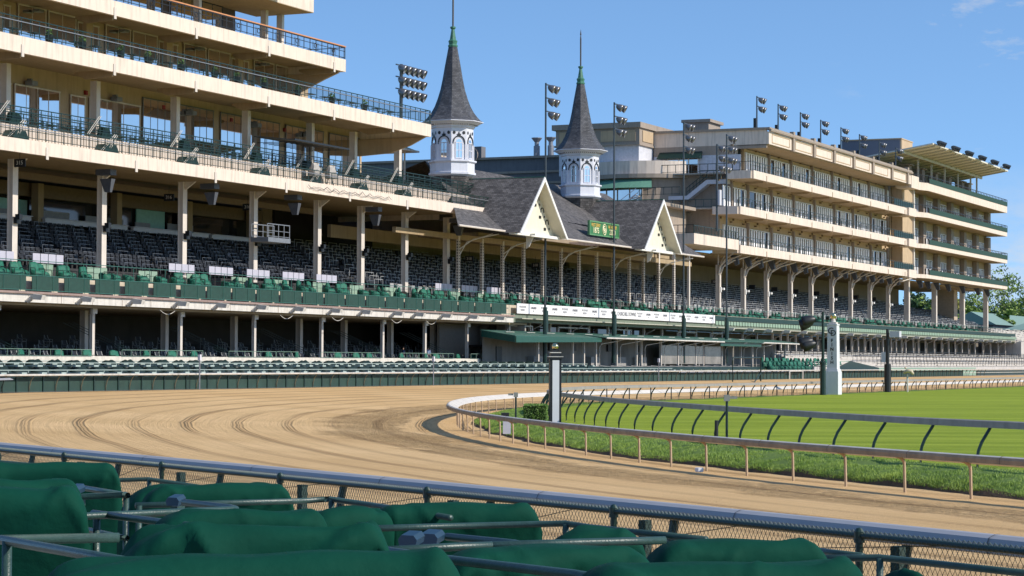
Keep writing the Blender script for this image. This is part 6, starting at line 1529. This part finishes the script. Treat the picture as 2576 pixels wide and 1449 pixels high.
railset('green pipe rail with a blue plate, ending in a bend left of centre',[[c1(420,955),c1(690,942),c1(1960,884),c1(2000,880),c1(1960,868),c1(1560,822)],[c1(790,915),c1(1520,1010),c1(2300,1110)]],[c1(820,925),c1(1975,884)])
railset('square-ended green pipe rail with a vertical leg near the left',[[c1(420,790),c1(1060,758),c1(1085,765),c1(700,700)]],[c1(1070,760),c1(470,786)])
railset('thin green pipe rail meeting the dark rail below the fence, left',[[c1(-200,480),c1(-20,478),c1(500,525)],[c1(470,650),c1(1260,627),c1(2050,745)]],[c1(1265,630)])
railset('long green pipe rail passing behind the covers left of centre',[[c1(1150,850),c1(2548,812),c2(430,795),c2(1000,880),c2(1450,955)]],[c2(440,800),c1(1180,850)])
railset('short green pipe rail running behind the middle covers',[[c1(2000,940),c2(350,918),c2(880,900)]],[c2(380,915)])
railset('green pipe rail across the middle, bending toward the fence',[[c2(640,1050),c2(1300,1030),c2(2420,1003),c3(260,1035),c3(1250,1140)]],[c2(2428,1008),c2(700,1048)])
railset('pair of green pipe rails right of the two blue plates',[[c2(920,1230),c2(1500,1200),c2(2030,1180),c2(1990,1172),c2(1420,1115)],[c2(1600,1195),c2(2548,1165),c3(450,1158),c3(900,1145)]],[c2(1050,1222)])
railset('thick green pipe rail descending to the bottom edge right of centre',[[c2(300,1145),c2(1350,1300),c2(2500,1435),c3(700,1530)]],[c2(1300,1295)])
railset('green pipe rail and post in the bottom right corner',[[c4(780,1300),c4(1320,1292),c4(1900,1355),c4(2750,1445)],[c4(700,1225),c4(1180,1280)]],[c4(1325,1296)])
# blue number plates on the rails
for (p,lab,w) in ((c1(660,735),'blue plate box on the rail at the left edge of the boxes',.09),(c1(1500,830),'blue plate box at the end of a bent green rail',.10),(c2(1130,1165),'left one of two blue plate boxes side by side',.10),(c2(1300,1150),'right one of two blue plate boxes side by side',.11)):
    q=fg(*p); r=thing('plate_box',lab,'plate box',tuple(q),group='blue plate boxes on the rails',frame=False,rz=-.55); ORG[r.name]=Vector((0,0,0))
    part('body',MB().prism([(-w/2,-.05,-.015),(w/2,-.05,-.015),(w/2+.008,-.05,.018),(w/2-.012,-.05,.040),(-w/2+.012,-.05,.040),(-w/2-.008,-.05,.018)],(0,.075,.02)),BLUEB,r,local=True)
    part('clamp',MB().box((-.03,-.03,-.10),(.03,.05,-.02)),PIPE,r,local=True)
# ---- cloth covers tied over the rows of chairs: a soft straight top edge, a hanging back, gathered ends and fanning folds
SEC=[(.0,.06),(.30,.0),(.55,-.08),(.74,-.145),(.83,-.172),(.885,-.165),(.922,-.12),(.93,-.04),(.915,.10),(.885,.17),(.84,.24),(.75,.31),(.62,.36),(.45,.39),(.20,.41),(.0,.41)]
def cover(xl,yl,xr,yr,dz,label,seed):
    zc=fg((xl+xr)/2,(yl+yr)/2,dz).z; a=fz(xl,yl,zc); b=fz(xr,yr,zc); Lw=(b-a).length; rg=random.Random(seed*17+3)
    S=[Vector((y,z)) for z,y in SEC]; cum=[0]
    for p,q in zip(S[:-1],S[1:]): cum.append(cum[-1]+(q-p).length)
    nv=78; nu=max(40,int(Lw/.020)); tot=cum[-1]
    sy=np.interp(np.linspace(0,tot,nv),cum,[p.x for p in S]); sz=np.interp(np.linspace(0,tot,nv),cum,[p.y for p in S])
    U=np.linspace(-Lw/2,Lw/2,nu)[:,None]*np.ones((1,nv)); T=np.linspace(0,tot,nv)[None,:]*np.ones((nu,1))
    Y=np.ones((nu,1))*sy[None,:]; Z=np.ones((nu,1))*sz[None,:]
    # ends: round over the last few centimetres
    dl=np.clip((U+Lw/2)/rg.uniform(.20,.34),0,1); dr=np.clip((Lw/2-U)/rg.uniform(.10,.18),0,1)
    e=np.sqrt(1-(1-dl)**2)*np.sqrt(1-(1-dr)**2); e=np.maximum(e,.0)
    low=.60
    Zs=np.where(Z>low,low+(Z-low)*(.0+e),Z); Ys=Y*(.25+.75*np.minimum(1,e*1.3))+ (1-e)*.03
    # gentle sag between chair backs, lower towards one end
    nch=max(2,round(Lw/.52)); sag=.005*np.cos(2*PI*nch*(U/Lw+.5))+.010*np.sin(U*2.1+seed)
    nz=np.vectorize(lambda u,v: noise.noise(Vector((u*1.4+seed*9,v*2.0,seed))))(U[::2,::2],T[::2,::2]); nz=np.repeat(np.repeat(nz,2,0),2,1)[:nu,:nv]
    for _ in range(3): nz[1:-1,1:-1]=(nz[:-2,1:-1]+nz[2:,1:-1]+nz[1:-1,:-2]+nz[1:-1,2:])/4
    Zs=Zs+sag*(Z/.93)
    cr_={6:1.5,3:1.2,9:1.3}.get(seed,1.0)
    D=.034*nz*cr_
    # folds: each a curved crease with a steep and a gentle side, fanning from the ends and the top edge
    nf=int((5+Lw*4)*(1.7 if cr_>1.2 else 1))
    for k in range(nf):
        if k%3==0: u0=-Lw/2+rg.uniform(.0,.25); ang=rg.uniform(-1.1,.2)
        elif k%3==1: u0=Lw/2-rg.uniform(.0,.2); ang=rg.uniform(-.2+PI,1.1+PI)
        else: u0=rg.uniform(-Lw/2,Lw/2); ang=rg.uniform(-2.4,-.7)
        t0=.93+rg.uniform(-.12,.22); L=rg.uniform(.25,.8); w=rg.uniform(.018,.06); amp=rg.uniform(.014,.036)*rg.choice((1,1,-1))*cr_; bend=rg.uniform(-1.2,1.2)
        if k%3!=2: ang+=rg.uniform(-.3,.3)
        du,dt_=math.cos(ang),math.sin(ang)
        p=(U-u0)*du+(T-t0)*dt_; q=-(U-u0)*dt_+(T-t0)*du; q=q-bend*p*p*.5
        env=np.clip(p/.06,0,1)*np.clip((L-p)/(L*.7),0,1)
        wid=w*(1+1.8*np.clip(p/L,0,1)); pr=np.where(q>0,np.exp(-(q/wid)**1.3 if False else -np.abs(q/wid)**1.3),np.exp(-np.abs(q/(wid*.35))**1.5))
        D=D+amp*env*pr
    D=D*(1-.5*np.exp(-((T-1.0)/.13)**2))
    dUy=np.gradient(Ys,axis=1); dUz=np.gradient(Zs,axis=1); ln=np.sqrt(dUy**2+dUz**2)+1e-6
    ny_=-dUz/ln; nz_=dUy/ln
    Ys=Ys+ny_*D; Zs=Zs+nz_*D
    U2=U+ .02*nz
    # shear of the whole cover when it hangs crooked
    Ys=Ys+.03*np.sin(U*1.3+seed*2)
    vs=np.stack([U2,Ys,np.maximum(Zs,.0)],-1).reshape(-1,3)
    fs=[(i*nv+k,(i+1)*nv+k,(i+1)*nv+k+1,i*nv+k+1) for i in range(nu-1) for k in range(nv-1)]
    fs+=[tuple(range(nv)),tuple((nu-1)*nv+k for k in range(nv-1,-1,-1))]
    me=bpy.data.meshes.new('seat_cover'); me.from_pydata(vs.tolist(),[],fs); me.materials.append(CLOTH); me.polygons.foreach_set('use_smooth',[True]*len(fs)); me.update()
    o=bpy.data.objects.new('seat_cover',me); COL.objects.link(o)
    d=(b-a); mid=(a+b)/2; h=mid.z-.93
    o.location=(mid.x,mid.y,h); o.rotation_euler=(0,-math.atan2(d.z,math.hypot(d.x,d.y))*0,math.atan2(d.y,d.x))
    setp(o,label,'chair cover','green cloth covers over the foreground chairs'); return o
def cv_(pl,pr,dz,label,seed): return cover(*pl,*pr,dz,label,seed)
cv_(c1(-700,500),c1(1040,490),.12,'dark green chair cover at the far left, nearest the fence',1)
cv_(c1(-900,640),c1(680,612),.10,'green chair cover at the left edge, second row from the fence',2)
cv_(c1(-1100,700),c1(770,690),.10,'large green chair cover with a torn tag at the left edge',3)
cv_(c1(1170,665),c1(2500,650),.12,'long low dark green chair cover left of centre, below the fence',4)
cv_(c1(1200,890),c2(400,862),.08,'flat green chair cover partly behind the pipe rails, left of centre',5)
cv_(c1(915,1010),c2(980,1000),.10,'crumpled bright green chair cover, second nearest at the left',6)
cv_(c1(100,1290),c2(1590,1225),.12,'nearest green chair cover along the bottom edge at the left',7)
cv_(c2(720,850),c2(2220,835),.12,'dark green chair cover in the centre below the fence',8)
cv_(c2(1250,1230),c3(760,1170),.06,'rumpled green chair cover right of the two blue plates',9)
cv_(c3(700,1130),c3(2290,1112),.12,'smooth green chair cover right of centre below the fence',10)
cv_(c3(60,1330),c4(1230,1285),.12,'bright green chair cover along the bottom edge at the right',11)
cv_(c4(1340,1300),c4(1670,1290),.06,'small piece of green cover beside the corner post, bottom right',12)
cv_(c2(150,885),c2(950,860),.06,'green cover peeping out between two pipe rails near the centre',13)
cv_(c2(2190,1065),c3(720,1050),.06,'dark green cover under the bent rail right of centre',14)
cv_(c1(1030,680),c1(1750,668),.05,'sliver of green cover behind the left pipe rails',15)
